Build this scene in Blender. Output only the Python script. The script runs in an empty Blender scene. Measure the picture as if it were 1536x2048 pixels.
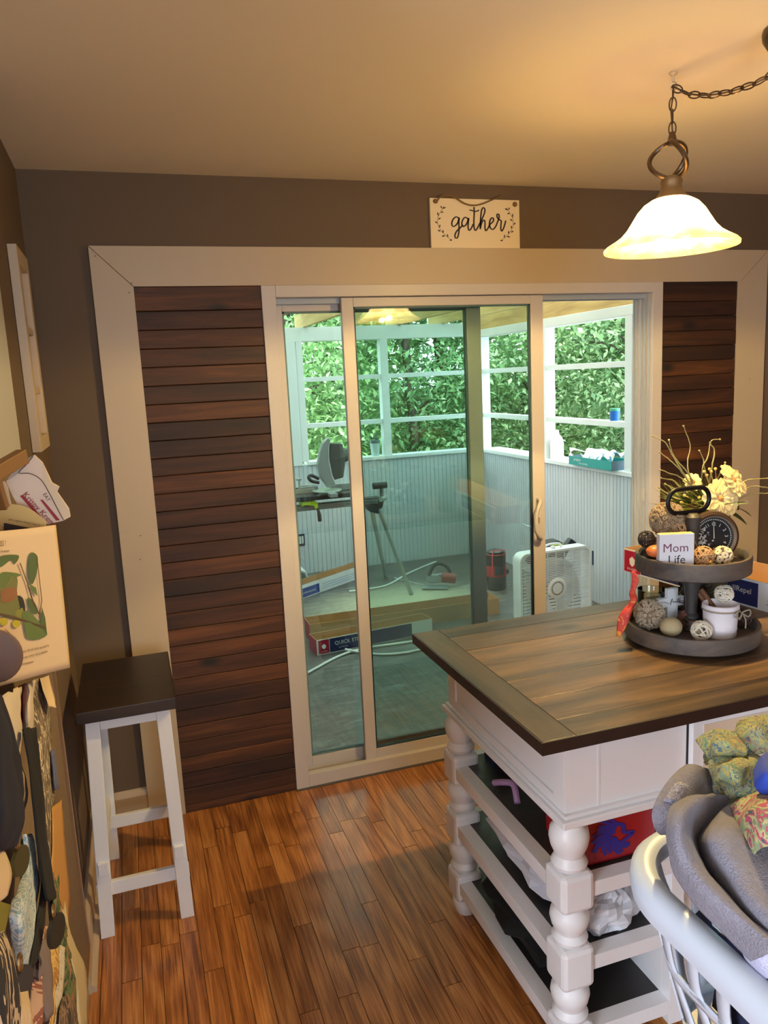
import bpy, bmesh, math, random
import numpy as np
from mathutils import Vector, Matrix, noise as mnoise
random.seed(7)
SC = bpy.context.scene
COL = SC.collection
PI = math.pi

# ------------------------------------------------------------------ camera
cam_d = bpy.data.cameras.new('camera'); cam = bpy.data.objects.new('camera', cam_d); COL.objects.link(cam)
_yaw, _pit, _rol, _f = -0.3146, -0.1722, -0.0478, 1542.27
_fw = Vector((-math.sin(_yaw)*math.cos(_pit), math.cos(_yaw)*math.cos(_pit), math.sin(_pit)))
_r = Vector((math.cos(_yaw), math.sin(_yaw), 0)); _u = _r.cross(_fw)
_c, _s = math.cos(_rol), math.sin(_rol)
_r2 = _c*_r + _s*_u; _u2 = -_s*_r + _c*_u
mm = Matrix((( _r2.x, _u2.x, -_fw.x, 0.7918), (_r2.y, _u2.y, -_fw.y, -2.9781), (_r2.z, _u2.z, -_fw.z, 1.6887), (0, 0, 0, 1)))
cam.matrix_world = mm
cam_d.sensor_fit = 'VERTICAL'; cam_d.sensor_height = 36; cam_d.lens = 36*_f/2048
cam_d.clip_start = 0.05; cam_d.clip_end = 200
SC.camera = cam

# ------------------------------------------------------------------ world, sun, daylight, exposure
w = bpy.data.worlds.new('sky'); SC.world = w; w.use_nodes = True
bg = w.node_tree.nodes['Background']; bg.inputs[0].default_value = (0.86, 0.95, 1.0, 1); bg.inputs[1].default_value = 7.5
sd = bpy.data.lights.new('sun', 'SUN'); sun = bpy.data.objects.new('sun', sd); COL.objects.link(sun)
sd.energy = 11; sd.angle = math.radians(3); sd.color = (1, .96, .88)
sun.rotation_euler = Vector((-0.22, 0.42, -0.85)).to_track_quat('-Z', 'Y').to_euler()
def area(name, loc, direction, sx, sy, energy, color):
    d = bpy.data.lights.new(name, 'AREA'); o = bpy.data.objects.new(name, d); COL.objects.link(o)
    d.shape = 'RECTANGLE'; d.size = sx; d.size_y = sy; d.energy = energy; d.color = color
    o.location = loc; o.rotation_euler = Vector(direction).to_track_quat('-Z', 'Y').to_euler(); return o
# daylight through the kitchen windows behind and left of the camera
area('window_daylight', (1.25, -5.12, 1.55), (-0.15, 1, -0.1), 1.3, 1.15, 26, (0.66, 0.80, 1.0))
area('side_window_daylight', (-1.93, -4.0, 1.55), (1, 0.25, -0.1), 1.5, 1.2, 140, (0.76, 0.84, 1.0))
SC.view_settings.view_transform = 'Standard'; SC.view_settings.look = 'None'
SC.view_settings.exposure = 0.0; SC.view_settings.gamma = 1; SC.view_settings.use_curve_mapping = False
SC.cycles.max_bounces = 10; SC.cycles.transparent_max_bounces = 24; SC.cycles.diffuse_bounces = 5
SC.cycles.glossy_bounces = 4; SC.cycles.caustics_reflective = False; SC.cycles.caustics_refractive = False
SC.cycles.sample_clamp_indirect = 6

# ------------------------------------------------------------------ materials
def lin(c):
    if isinstance(c, (int, float)): c = (c, c, c)
    return tuple(((v/255)/12.92 if v/255 <= .04045 else ((v/255+.055)/1.055)**2.4) for v in c) + (1,)
MC = {}
def mk(name):
    m = bpy.data.materials.new(name); m.use_nodes = True
    nt = m.node_tree; b = nt.nodes['Principled BSDF']; return m, nt, b
def mat(name, rgb, rough=.5, metal=0, bump=0, bscale=60, var=0, vscale=6, emit=None, estr=0, coat=0, alpha=None, trans=0):
    if name in MC: return MC[name]
    m, nt, b = mk(name)
    b.inputs['Base Color'].default_value = lin(rgb); b.inputs['Roughness'].default_value = rough
    b.inputs['Metallic'].default_value = metal
    if coat: b.inputs['Coat Weight'].default_value = coat
    if trans: b.inputs['Transmission Weight'].default_value = trans
    if emit: b.inputs['Emission Color'].default_value = lin(emit); b.inputs['Emission Strength'].default_value = estr
    tc = nt.nodes.new('ShaderNodeTexCoord')
    if var:
        n = nt.nodes.new('ShaderNodeTexNoise'); n.inputs['Scale'].default_value = vscale; n.inputs['Detail'].default_value = 5
        nt.links.new(tc.outputs['Object'], n.inputs['Vector'])
        mx = nt.nodes.new('ShaderNodeMix'); mx.data_type = 'RGBA'
        a = lin(rgb); mx.inputs['A'].default_value = tuple(max(0, v*(1-var)) for v in a[:3])+(1,)
        mx.inputs['B'].default_value = tuple(min(1, v*(1+var)) for v in a[:3])+(1,)
        nt.links.new(n.outputs['Fac'], mx.inputs['Factor']); nt.links.new(mx.outputs['Result'], b.inputs['Base Color'])
    if bump:
        n2 = nt.nodes.new('ShaderNodeTexNoise'); n2.inputs['Scale'].default_value = bscale; n2.inputs['Detail'].default_value = 4
        nt.links.new(tc.outputs['Object'], n2.inputs['Vector'])
        bp = nt.nodes.new('ShaderNodeBump'); bp.inputs['Strength'].default_value = bump; bp.inputs['Distance'].default_value = .004
        nt.links.new(n2.outputs['Fac'], bp.inputs['Height']); nt.links.new(bp.outputs['Normal'], b.inputs['Normal'])
    MC[name] = m; return m
def ramp(nt, stops):
    r = nt.nodes.new('ShaderNodeValToRGB'); e = r.color_ramp.elements
    e[0].position, e[0].color = stops[0][0], lin(stops[0][1]); e[1].position, e[1].color = stops[-1][0], lin(stops[-1][1])
    for p, c in stops[1:-1]:
        q = e.new(p); q.color = lin(c)
    return r
def wood(name, stops, along='X', rough=.4, grain=28, stretch=.06, knots=False, rand=.5, bump=.15, coat=0, rings=0, scratch=0):
    """grain stretched along one axis, every board its own tone and figure (object random)"""
    if name in MC: return MC[name]
    m, nt, b = mk(name); N = nt.nodes.new; Lk = nt.links.new
    tc = N('ShaderNodeTexCoord'); oi = N('ShaderNodeObjectInfo')
    sc = N('ShaderNodeVectorMath'); sc.operation = 'MULTIPLY'
    v = {'X': (stretch, 1, 1), 'Y': (1, stretch, 1), 'Z': (1, 1, stretch)}[along]
    sc.inputs[1].default_value = v
    ad = N('ShaderNodeVectorMath'); ad.operation = 'ADD'
    mu = N('ShaderNodeMath'); mu.operation = 'MULTIPLY'; mu.inputs[1].default_value = 37
    Lk(oi.outputs['Random'], mu.inputs[0]); Lk(tc.outputs['Object'], sc.inputs[0]); Lk(sc.outputs[0], ad.inputs[0]); Lk(mu.outputs[0], ad.inputs[1])
    n1 = N('ShaderNodeTexNoise'); n1.inputs['Scale'].default_value = grain; n1.inputs['Detail'].default_value = 8; n1.inputs['Roughness'].default_value = .65; n1.inputs['Distortion'].default_value = .6
    Lk(ad.outputs[0], n1.inputs['Vector'])
    fac = n1.outputs['Fac']
    if rings:
        wv = N('ShaderNodeTexNoise'); wv.inputs['Scale'].default_value = rings; wv.inputs['Detail'].default_value = 0
        s2 = N('ShaderNodeVectorMath'); s2.operation = 'MULTIPLY'; s2.inputs[1].default_value = {'X': (.22, 1, 1), 'Y': (1, .22, 1), 'Z': (1, 1, .22)}[along]
        a2 = N('ShaderNodeVectorMath'); a2.operation = 'ADD'
        Lk(tc.outputs['Object'], s2.inputs[0]); Lk(s2.outputs[0], a2.inputs[0]); Lk(mu.outputs[0], a2.inputs[1]); Lk(a2.outputs[0], wv.inputs['Vector'])
        m1 = N('ShaderNodeMath'); m1.operation = 'MULTIPLY'; m1.inputs[1].default_value = 90; Lk(wv.outputs['Fac'], m1.inputs[0])
        m2 = N('ShaderNodeMath'); m2.operation = 'SINE'; Lk(m1.outputs[0], m2.inputs[0])
        m3 = N('ShaderNodeMath'); m3.operation = 'MULTIPLY_ADD'; m3.inputs[1].default_value = .07; Lk(m2.outputs[0], m3.inputs[0]); Lk(fac, m3.inputs[2])
        fac = m3.outputs[0]
    if rand:
        a = N('ShaderNodeMath'); a.operation = 'MULTIPLY_ADD'; a.inputs[1].default_value = rand; 
        Lk(oi.outputs['Random'], a.inputs[0]); s = N('ShaderNodeMath'); s.operation = 'SUBTRACT'; s.inputs[1].default_value = rand/2
        Lk(fac, s.inputs[0]); Lk(s.outputs[0], a.inputs[2]); fac = a.outputs[0]
    r = ramp(nt, stops); Lk(fac, r.inputs['Fac']); colr = r.outputs['Color']
    if knots:
        vo = N('ShaderNodeTexVoronoi'); vo.inputs['Scale'].default_value = 5.5
        s3 = N('ShaderNodeVectorMath'); s3.operation = 'MULTIPLY'; s3.inputs[1].default_value = {'X': (.55, 1, 1), 'Y': (1, .55, 1), 'Z': (1, 1, .55)}[along]
        a3 = N('ShaderNodeVectorMath'); a3.operation = 'ADD'
        Lk(tc.outputs['Object'], s3.inputs[0]); Lk(s3.outputs[0], a3.inputs[0]); Lk(mu.outputs[0], a3.inputs[1]); Lk(a3.outputs[0], vo.inputs['Vector'])
        mr = N('ShaderNodeMapRange'); mr.inputs['From Min'].default_value = .05; mr.inputs['From Max'].default_value = .16; Lk(vo.outputs['Distance'], mr.inputs['Value'])
        mx = N('ShaderNodeMix'); mx.data_type = 'RGBA'; mx.inputs['A'].default_value = lin(knots); Lk(mr.outputs[0], mx.inputs['Factor']); Lk(colr, mx.inputs['B']); colr = mx.outputs['Result']
    if scratch:
        n4 = N('ShaderNodeTexNoise'); n4.inputs['Scale'].default_value = 26; n4.inputs['Detail'].default_value = 2
        s5 = N('ShaderNodeVectorMath'); s5.operation = 'MULTIPLY'; s5.inputs[1].default_value = {'X': (3, .15, 1), 'Y': (.15, 3, 1), 'Z': (1, .2, 2)}[along]
        Lk(tc.outputs['Object'], s5.inputs[0]); Lk(s5.outputs[0], n4.inputs['Vector'])
        mr = N('ShaderNodeMapRange'); mr.inputs['From Min'].default_value = .60; mr.inputs['From Max'].default_value = .66; Lk(n4.outputs['Fac'], mr.inputs['Value'])
        q = N('ShaderNodeMath'); q.operation = 'MULTIPLY'; q.inputs[1].default_value = .45; Lk(mr.outputs[0], q.inputs[0])
        mx = N('ShaderNodeMix'); mx.data_type = 'RGBA'; mx.inputs['B'].default_value = lin(scratch); Lk(q.outputs[0], mx.inputs['Factor']); Lk(colr, mx.inputs['A']); colr = mx.outputs['Result']
    Lk(colr, b.inputs['Base Color']); b.inputs['Roughness'].default_value = rough
    if coat: b.inputs['Coat Weight'].default_value = coat; b.inputs['Coat Roughness'].default_value = .12
    bp = N('ShaderNodeBump'); bp.inputs['Strength'].default_value = bump; bp.inputs['Distance'].default_value = .003
    Lk(fac, bp.inputs['Height']); Lk(bp.outputs['Normal'], b.inputs['Normal'])
    MC[name] = m; return m
def glassmat(name, tint, reflect=1.0):
    if name in MC: return MC[name]
    m, nt, b = mk(name); nt.nodes.remove(b); N = nt.nodes.new; Lk = nt.links.new
    t = N('ShaderNodeBsdfTransparent'); t.inputs[0].default_value = lin(tint)
    g = N('ShaderNodeBsdfGlossy'); g.inputs['Roughness'].default_value = 0.0
    fr = N('ShaderNodeFresnel'); fr.inputs['IOR'].default_value = 1.5
    mu = N('ShaderNodeMath'); mu.operation = 'MULTIPLY'; mu.inputs[1].default_value = reflect; Lk(fr.outputs[0], mu.inputs[0])
    mx = N('ShaderNodeMixShader'); Lk(mu.outputs[0], mx.inputs[0]); Lk(t.outputs[0], mx.inputs[1]); Lk(g.outputs[0], mx.inputs[2])
    Lk(mx.outputs[0], nt.nodes['Material Output'].inputs['Surface']); MC[name] = m; return m
def pattern(name, cols, scale=8, rough=.85, kind='voronoi', stretch=(1, 1, 1), bump=.2, const=True):
    """printed cloth / paper: several flat colours in patches"""
    if name in MC: return MC[name]
    m, nt, b = mk(name); N = nt.nodes.new; Lk = nt.links.new
    tc = N('ShaderNodeTexCoord'); mp = N('ShaderNodeMapping'); mp.inputs['Scale'].default_value = stretch; Lk(tc.outputs['Object'], mp.inputs['Vector'])
    n = N('ShaderNodeTexNoise'); n.inputs['Scale'].default_value = scale; n.inputs['Detail'].default_value = 3; n.inputs['Distortion'].default_value = 2.2
    Lk(mp.outputs[0], n.inputs['Vector'])
    r = N('ShaderNodeValToRGB'); r.color_ramp.interpolation = 'CONSTANT' if const else 'LINEAR'
    e = r.color_ramp.elements; k = len(cols)
    e[0].position = 0; e[0].color = lin(cols[0]); e[1].position = .70; e[1].color = lin(cols[-1])
    for i in range(1, k-1):
        q = e.new(.30+.40*i/(k-1)); q.color = lin(cols[i])
    Lk(n.outputs['Fac'], r.inputs['Fac']); Lk(r.outputs['Color'], b.inputs['Base Color']); b.inputs['Roughness'].default_value = rough
    if bump:
        n2 = N('ShaderNodeTexNoise'); n2.inputs['Scale'].default_value = 25; Lk(tc.outputs['Object'], n2.inputs['Vector'])
        bp = N('ShaderNodeBump'); bp.inputs['Strength'].default_value = bump; bp.inputs['Distance'].default_value = .01
        Lk(n2.outputs['Fac'], bp.inputs['Height']); Lk(bp.outputs['Normal'], b.inputs['Normal'])
    MC[name] = m; return m

# ------------------------------------------------------------------ mesh builder and object helpers
class MB:
    def __init__(s): s.v = []; s.f = []; s.mi = []; s.cur = 0
    def add(s, vs, fs, mi=None):
        o = len(s.v); s.v += [tuple(map(float, q)) for q in vs]; s.f += [tuple(i+o for i in f) for f in fs]
        s.mi += [s.cur if mi is None else mi]*len(fs); return s
    def box(s, x0, x1, y0, y1, z0, z1, mi=None):
        return s.add([(x0,y0,z0),(x1,y0,z0),(x1,y1,z0),(x0,y1,z0),(x0,y0,z1),(x1,y0,z1),(x1,y1,z1),(x0,y1,z1)],
                     [(0,3,2,1),(4,5,6,7),(0,1,5,4),(1,2,6,5),(2,3,7,6),(3,0,4,7)], mi)
    def obox(s, c, sz, M=None, mi=None):
        """box of size sz centred at c, turned by 3x3 M"""
        M = M or Matrix.Identity(3); c = Vector(c); vs = []
        for q in ((-1,-1,-1),(1,-1,-1),(1,1,-1),(-1,1,-1),(-1,-1,1),(1,-1,1),(1,1,1),(-1,1,1)):
            vs.append(c + M @ Vector((q[0]*sz[0]/2, q[1]*sz[1]/2, q[2]*sz[2]/2)))
        return s.add(vs, [(0,3,2,1),(4,5,6,7),(0,1,5,4),(1,2,6,5),(2,3,7,6),(3,0,4,7)], mi)
    def beam(s, p0, p1, a, b, up=(0,0,1), mi=None):
        """rectangular bar from p0 to p1, section a (sideways) x b (along up)"""
        p0, p1 = Vector(p0), Vector(p1); d = (p1-p0); L = d.length; d.normalize()
        sx = d.cross(Vector(up)); 
        if sx.length < 1e-4: sx = d.cross(Vector((1,0,0)))
        sx.normalize(); u = sx.cross(d).normalized()
        M = Matrix((( d.x, sx.x, u.x), (d.y, sx.y, u.y), (d.z, sx.z, u.z)))
        return s.obox((p0+p1)/2, (L, a, b), M, mi)
    def cone(s, p0, p1, r0, r1, n=16, caps=True, mi=None):
        p0, p1 = Vector(p0), Vector(p1); d = (p1-p0).normalized()
        a = d.cross(Vector((0,0,1)));
        if a.length < 1e-3: a = d.cross(Vector((1,0,0)))
        a.normalize(); b = d.cross(a)
        vs = [p0 + (a*math.cos(2*PI*i/n)+b*math.sin(2*PI*i/n))*r0 for i in range(n)] + [p1 + (a*math.cos(2*PI*i/n)+b*math.sin(2*PI*i/n))*r1 for i in range(n)]
        fs = [(i, (i+1) % n, n+(i+1) % n, n+i) for i in range(n)]
        if caps: fs += [tuple(range(n))[::-1], tuple(range(n, 2*n))]
        return s.add(vs, fs, mi)
    def tube(s, pts, r, n=8, closed=False, mi=None, flat=1.0):
        pts = [Vector(p) for p in pts]; m = len(pts); vs = []; fs = []
        rr = r if isinstance(r, (list, tuple)) else [r]*m
        up = None
        for i, p in enumerate(pts):
            q0 = pts[(i-1) % m] if (closed or i > 0) else p; q1 = pts[(i+1) % m] if (closed or i < m-1) else p
            d = (q1-q0)
            if d.length < 1e-9: d = Vector((0,0,1))
            d.normalize()
            if up is None:
                up = Vector((0,0,1)) if abs(d.z) < .9 else Vector((1,0,0))
            up = (up - d*up.dot(d))
            if up.length < 1e-5: up = d.orthogonal()
            up.normalize()
            b = d.cross(up)
            for k in range(n):
                t = 2*PI*k/n; vs.append(p + (up*math.cos(t)*flat + b*math.sin(t))*rr[i])
        for i in range(m if closed else m-1):
            j = (i+1) % m
            for k in range(n): fs.append((i*n+k, i*n+(k+1) % n, j*n+(k+1) % n, j*n+k))
        if not closed: fs += [tuple(range(n))[::-1], tuple((m-1)*n+k for k in range(n))]
        return s.add(vs, fs, mi)
    def lathe(s, prof, c=(0,0,0), n=32, mi=None, sx=1, sy=1, caps=True):
        """prof: (radius, z) list"""
        vs = []; fs = []; m = len(prof)
        for r, z in prof:
            for k in range(n): vs.append((c[0]+sx*r*math.cos(2*PI*k/n), c[1]+sy*r*math.sin(2*PI*k/n), c[2]+z))
        for i in range(m-1):
            for k in range(n): fs.append((i*n+k, i*n+(k+1) % n, (i+1)*n+(k+1) % n, (i+1)*n+k))
        if caps and prof[0][0] > 1e-6: fs.append(tuple(range(n))[::-1])
        if caps and prof[-1][0] > 1e-6: fs.append(tuple((m-1)*n+k for k in range(n)))
        return s.add(vs, fs, mi)
    def ball(s, c, r, n=16, m=10, mi=None, sc=(1,1,1)):
        prof = []
        vs = []; fs = []
        for i in range(m+1):
            t = PI*i/m
            for k in range(n):
                vs.append((c[0]+sc[0]*r*math.sin(t)*math.cos(2*PI*k/n), c[1]+sc[1]*r*math.sin(t)*math.sin(2*PI*k/n), c[2]-sc[2]*r*math.cos(t)))
        for i in range(m):
            for k in range(n): fs.append((i*n+k, i*n+(k+1) % n, (i+1)*n+(k+1) % n, (i+1)*n+k))
        return s.add(vs, fs, mi)
    def prism(s, poly, axis, a, b, mi=None):
        """poly of 2D points extruded along axis from a to b"""
        n = len(poly)
        def P(q, t): return {'x': (t, q[0], q[1]), 'y': (q[0], t, q[1]), 'z': (q[0], q[1], t)}[axis]
        vs = [P(q, a) for q in poly] + [P(q, b) for q in poly]
        fs = [tuple(range(n)), tuple(range(2*n-1, n-1, -1))] + [(i, i+n, (i+1) % n+n, (i+1) % n) for i in range(n)]
        return s.add(vs, fs, mi)
    def grid(s, P, mi=None):
        h = len(P); w_ = len(P[0]); vs = [p for row in P for p in row]
        return s.add(vs, [(i*w_+j, i*w_+j+1, (i+1)*w_+j+1, (i+1)*w_+j) for i in range(h-1) for j in range(w_-1)], mi)
    def build(s, name, mats, parent=None, smooth=False, bevel=0, world=True, solid=0, weld=False, sub=0, fixn=False):
        me = bpy.data.meshes.new(name)
        vs = s.v
        if parent is not None and world:
            inv = wm(parent).inverted(); vs = [tuple(inv @ Vector(q)) for q in vs]
        me.from_pydata(vs, [], s.f); me.update()
        if not isinstance(mats, (list, tuple)): mats = [mats]
        for q in mats: me.materials.append(q)
        for i, p in enumerate(me.polygons): p.material_index = min(s.mi[i], len(mats)-1)
        if weld or fixn:
            bm = bmesh.new(); bm.from_mesh(me)
            if weld: bmesh.ops.remove_doubles(bm, verts=bm.verts, dist=1e-5)
            bmesh.ops.recalc_face_normals(bm, faces=bm.faces); bm.to_mesh(me); bm.free()
        o = bpy.data.objects.new(name, me); COL.objects.link(o)
        if parent is not None: o.parent = parent
        if smooth:
            try: me.shade_smooth()
            except Exception: pass
            try: me.set_sharp_from_angle(angle=math.radians(42))
            except Exception: pass
        if solid:
            md = o.modifiers.new('thickness', 'SOLIDIFY'); md.thickness = solid; md.offset = 0
        if sub:
            md = o.modifiers.new('smooth', 'SUBSURF'); md.levels = sub; md.render_levels = sub
        if bevel:
            md = o.modifiers.new('bevel', 'BEVEL'); md.width = bevel; md.segments = 2; md.limit_method = 'ANGLE'; md.angle_limit = math.radians(40)
        return o
def wm(o):
    m = o.matrix_basis.copy()
    while o.parent is not None: o = o.parent; m = o.matrix_basis @ m
    return m
def tag(o, label, cat, group=None, kind=None):
    if label: o['label'] = label
    if cat: o['category'] = cat
    if group: o['group'] = group
    if kind: o['kind'] = kind
    return o
def thing(name, label, cat, loc=(0,0,0), rotz=0, group=None):
    o = bpy.data.objects.new(name, None); COL.objects.link(o); o.empty_display_size = .05
    o.location = loc; o.rotation_euler = (0, 0, rotz); return tag(o, label, cat, group)
def struct(name, loc=(0,0,0)):
    o = bpy.data.objects.new(name, None); COL.objects.link(o); o.location = loc; o['kind'] = 'structure'; return o
def dup(root, loc, rotz=None, label=None, group=None):
    r = root.copy(); COL.objects.link(r); r.location = loc
    if rotz is not None: r.rotation_euler = (0, 0, rotz)
    if label: r['label'] = label
    if group: r['group'] = group
    for ch in list(root.children):
        c = ch.copy(); COL.objects.link(c); c.parent = r
        for g in ch.children:
            d = g.copy(); COL.objects.link(d); d.parent = c
    return r
def text(items, name, m, parent):
    """items: (string, size, world matrix); all joined into one mesh part"""
    mb = MB(); dg = None
    for s_, size, M in items:
        cu = bpy.data.curves.new('t', 'FONT'); cu.body = s_; cu.size = size; cu.align_x = 'CENTER'; cu.align_y = 'CENTER'; cu.resolution_u = 2
        ob = bpy.data.objects.new('t', cu); COL.objects.link(ob)
        me = bpy.data.meshes.new_from_object(ob)
        vs = [M @ v.co for v in me.vertices]
        mb.add(vs, [tuple(p.vertices) for p in me.polygons])
        bpy.data.objects.remove(ob); bpy.data.curves.remove(cu); bpy.data.meshes.remove(me)
    return mb.build(name, m, parent)
def frame_m(origin, xdir, updir):
    x = Vector(xdir).normalized(); y = Vector(updir); y = (y - x*y.dot(x)).normalized(); z = x.cross(y)
    return Matrix(((x.x, y.x, z.x, origin[0]), (x.y, y.y, z.y, origin[1]), (x.z, y.z, z.z, origin[2]), (0, 0, 0, 1)))
def ribbon(mb, pts, wd, M):
    """flat pen stroke in the xy plane of M"""
    n = len(pts); vs = []
    # smooth with Catmull-Rom
    P = []
    for i in range(n-1):
        p0 = pts[max(i-1, 0)]; p1 = pts[i]; p2 = pts[i+1]; p3 = pts[min(i+2, n-1)]
        for k in range(4):
            t = k/4; P.append(tuple(.5*((2*p1[a])+(-p0[a]+p2[a])*t+(2*p0[a]-5*p1[a]+4*p2[a]-p3[a])*t*t+(-p0[a]+3*p1[a]-3*p2[a]+p3[a])*t**3) for a in (0, 1)))
    P.append(tuple(pts[-1]))
    m = len(P)
    for i in range(m):
        a = P[max(i-1, 0)]; b = P[min(i+1, m-1)]; dx, dy = b[0]-a[0], b[1]-a[1]; L = math.hypot(dx, dy) or 1
        wv = wd*(.65+.5*abs(dy)/L)/2
        nx, ny = -dy/L*wv, dx/L*wv
        vs += [M @ Vector((P[i][0]+nx, P[i][1]+ny, 0)), M @ Vector((P[i][0]-nx, P[i][1]-ny, 0))]
    mb.add(vs, [(2*i, 2*i+1, 2*i+3, 2*i+2) for i in range(m-1)])
def spline(pts, k=8, closed=False):
    n = len(pts); out = []
    for i in range(n if closed else n-1):
        g = (lambda j: Vector(pts[j % n])) if closed else (lambda j: Vector(pts[min(max(j, 0), n-1)]))
        p0, p1, p2, p3 = g(i-1), g(i), g(i+1), g(i+2)
        for q in range(k):
            t = q/k; out.append(.5*((2*p1)+(-p0+p2)*t+(2*p0-5*p1+4*p2-p3)*t*t+(-p0+3*p1-3*p2+p3)*t**3))
    if not closed: out.append(Vector(pts[-1]))
    return out
def surf(ctrl, ku=6, kv=6, jitter=0, seed=0, nscale=12):
    rows = [spline(r, kv) for r in ctrl]
    cols = list(zip(*rows)); cols = [spline(c, ku) for c in cols]
    P = [list(r) for r in zip(*cols)]
    if jitter:
        for r in P:
            for i, p in enumerate(r): r[i] = p + jitter*mnoise.noise_vector(p*nscale + Vector((seed, seed*3.1, 0)))
    return P

# ================================================================== MATERIALS IN USE
CEIL = mat('ceiling_paint', (236, 226, 206), .9, bump=.05, bscale=180)
TAUPE = mat('taupe_wall_paint', (98, 80, 63), .75, bump=.04, bscale=250)
GREYP = mat('grey_wall_paint', (176, 176, 176), .7, bump=.04, bscale=250)
TRIMW = mat('white_trim_paint', (186, 167, 142), .45, bump=.05, bscale=40)
VINYL = mat('white_vinyl', (198, 189, 184), .38)
WHITEP = mat('white_cabinet_paint', (228, 228, 230), .38, bump=.12, bscale=70)
OAK = wood('oak_floor', [(.28, (112, 62, 30)), (.45, (156, 96, 48)), (.6, (190, 126, 68)), (.78, (212, 152, 92))], 'Y', rough=.33, grain=120, stretch=.035, rand=.14, bump=.12, coat=.3, rings=3)
OAKSUB = mat('floor_joint_dark', (46, 26, 14), .8)
SHIP = wood('stained_pine', [(.2, (22, 10, 5)), (.40, (46, 22, 10)), (.58, (74, 40, 18)), (.8, (112, 66, 32))], 'X', rough=.62, grain=18, stretch=.07, knots=(18, 9, 6), rand=.24, bump=.2)
SHIPB = mat('dark_board_gap', (18, 10, 7), .9)
WALN = wood('walnut_stained_top', [(.2, (26, 20, 16)), (.42, (52, 40, 30)), (.58, (84, 64, 45)), (.8, (130, 100, 68))], 'X', rough=.4, grain=15, stretch=.12, rand=.34, knots=(38, 27, 20), bump=.2)
WALNY = wood('walnut_stained_end', [(.25, (32, 25, 20)), (.42, (56, 43, 31)), (.58, (82, 62, 42)), (.8, (126, 98, 66))], 'Y', rough=.4, grain=13, stretch=.12, rand=.25, bump=.15)
WEDGE = mat('dark_stained_edge', (40, 28, 24), .4, bump=.2, bscale=30, var=.3, vscale=14)
SHELFD = mat('black_stained_shelf', (44, 42, 42), .38, bump=.25, bscale=30, var=.35, vscale=12)
ESPRE = wood('espresso_seat', [(.3, (24, 16, 12)), (.6, (44, 30, 22)), (.85, (62, 44, 32))], 'X', rough=.38, grain=20, stretch=.08, rand=.1, bump=.2)
PANE = glassmat("door_glass", (245, 251, 249), 1.5)

# ================================================================== THE ROOM
fl = struct('floor')
MB().box(-2.0, 4.9, -5.2, .14, -.06, -.004).build('subfloor', OAK, fl)
r_ = random.Random(3)
W_ = .0572; x = .505
while x < 2.95:
    y = .02
    first = True
    while y > -2.15:
        L = r_.uniform(.28, 1.05) * (r_.uniform(.2, 1) if first else 1); first = False
        y2 = max(y-L, -2.2)
        MB().box(x+.0009, x+W_-.0009, y2+.0012, y-.0012, -.016, r_.uniform(-.0004, .0002)).build('floorboard', OAK, fl)
        y = y2
    x += W_
MB().box(.505, 2.98, -2.2, .02, -.0145, -.0035).build('joint', OAKSUB, fl)
MB().box(-2.0, 4.9, -5.2, .14, 2.44, 2.5).build('ceiling', CEIL)['kind'] = 'structure'
wb = MB(); wb.box(.40, 1.3175, .02, .14, -.1, 2.44); wb.box(3.1178, 4.9, .02, .14, -.1, 2.44); wb.box(1.3175, 3.1178, .02, .14, 2.05, 2.44); wb.box(1.3175, 3.1178, .14, .16, -.1, 0)
wb.build('wall_back', TAUPE)['kind'] = 'structure'
wl = MB(); wl.box(.40, .52, -.82, .02, 0, 2.44, 0); wl.box(.40, .53, -2.2, -.82, 0, 2.44, 1)
wl.build('wall_left', [TAUPE, GREYP])['kind'] = 'structure'
MB().box(-2.0, .40, -2.2, -2.1, 0, 2.44).build('wall_side', TAUPE)['kind'] = 'structure'
wq_ = MB(); wq_.box(-2.1, -2.0, -5.2, -4.8, 0, 2.44); wq_.box(-2.1, -2.0, -3.2, -2.1, 0, 2.44); wq_.box(-2.1, -2.0, -4.8, -3.2, 0, .92); wq_.box(-2.1, -2.0, -4.8, -3.2, 2.18, 2.44); wq_.build('wall_far_left', TAUPE)['kind'] = 'structure'
MB().box(4.9, 5.0, -5.2, .14, 0, 2.44).build('wall_right', TAUPE)['kind'] = 'structure'
wf = MB(); wf.box(-2.1, .6, -5.3, -5.2, 0, 2.44); wf.box(1.9, 5.0, -5.3, -5.2, 0, 2.44); wf.box(.6, 1.9, -5.3, -5.2, 0, .95); wf.box(.6, 1.9, -5.3, -5.2, 2.15, 2.44)
wf.build('wall_front', TAUPE)['kind'] = 'structure'

# baseboards
MB().prism([(.02, 0), (.004, 0), (.004, .115), (.012, .135), (.02, .14)], 'x', .548, .725).build('baseboard_back', TRIMW)['kind'] = 'structure'
bb = MB(); bb.prism([(.52, 0), (.538, 0), (.538, .115), (.528, .14), (.52, .14)], 'y', -.86, .02); bb.prism([(.538, 0), (.553, 0), (.553, .012), (.545, .02), (.538, .022)], 'y', -.855, .004)
bb.build('baseboard_left', TRIMW)['kind'] = 'structure'

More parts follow.
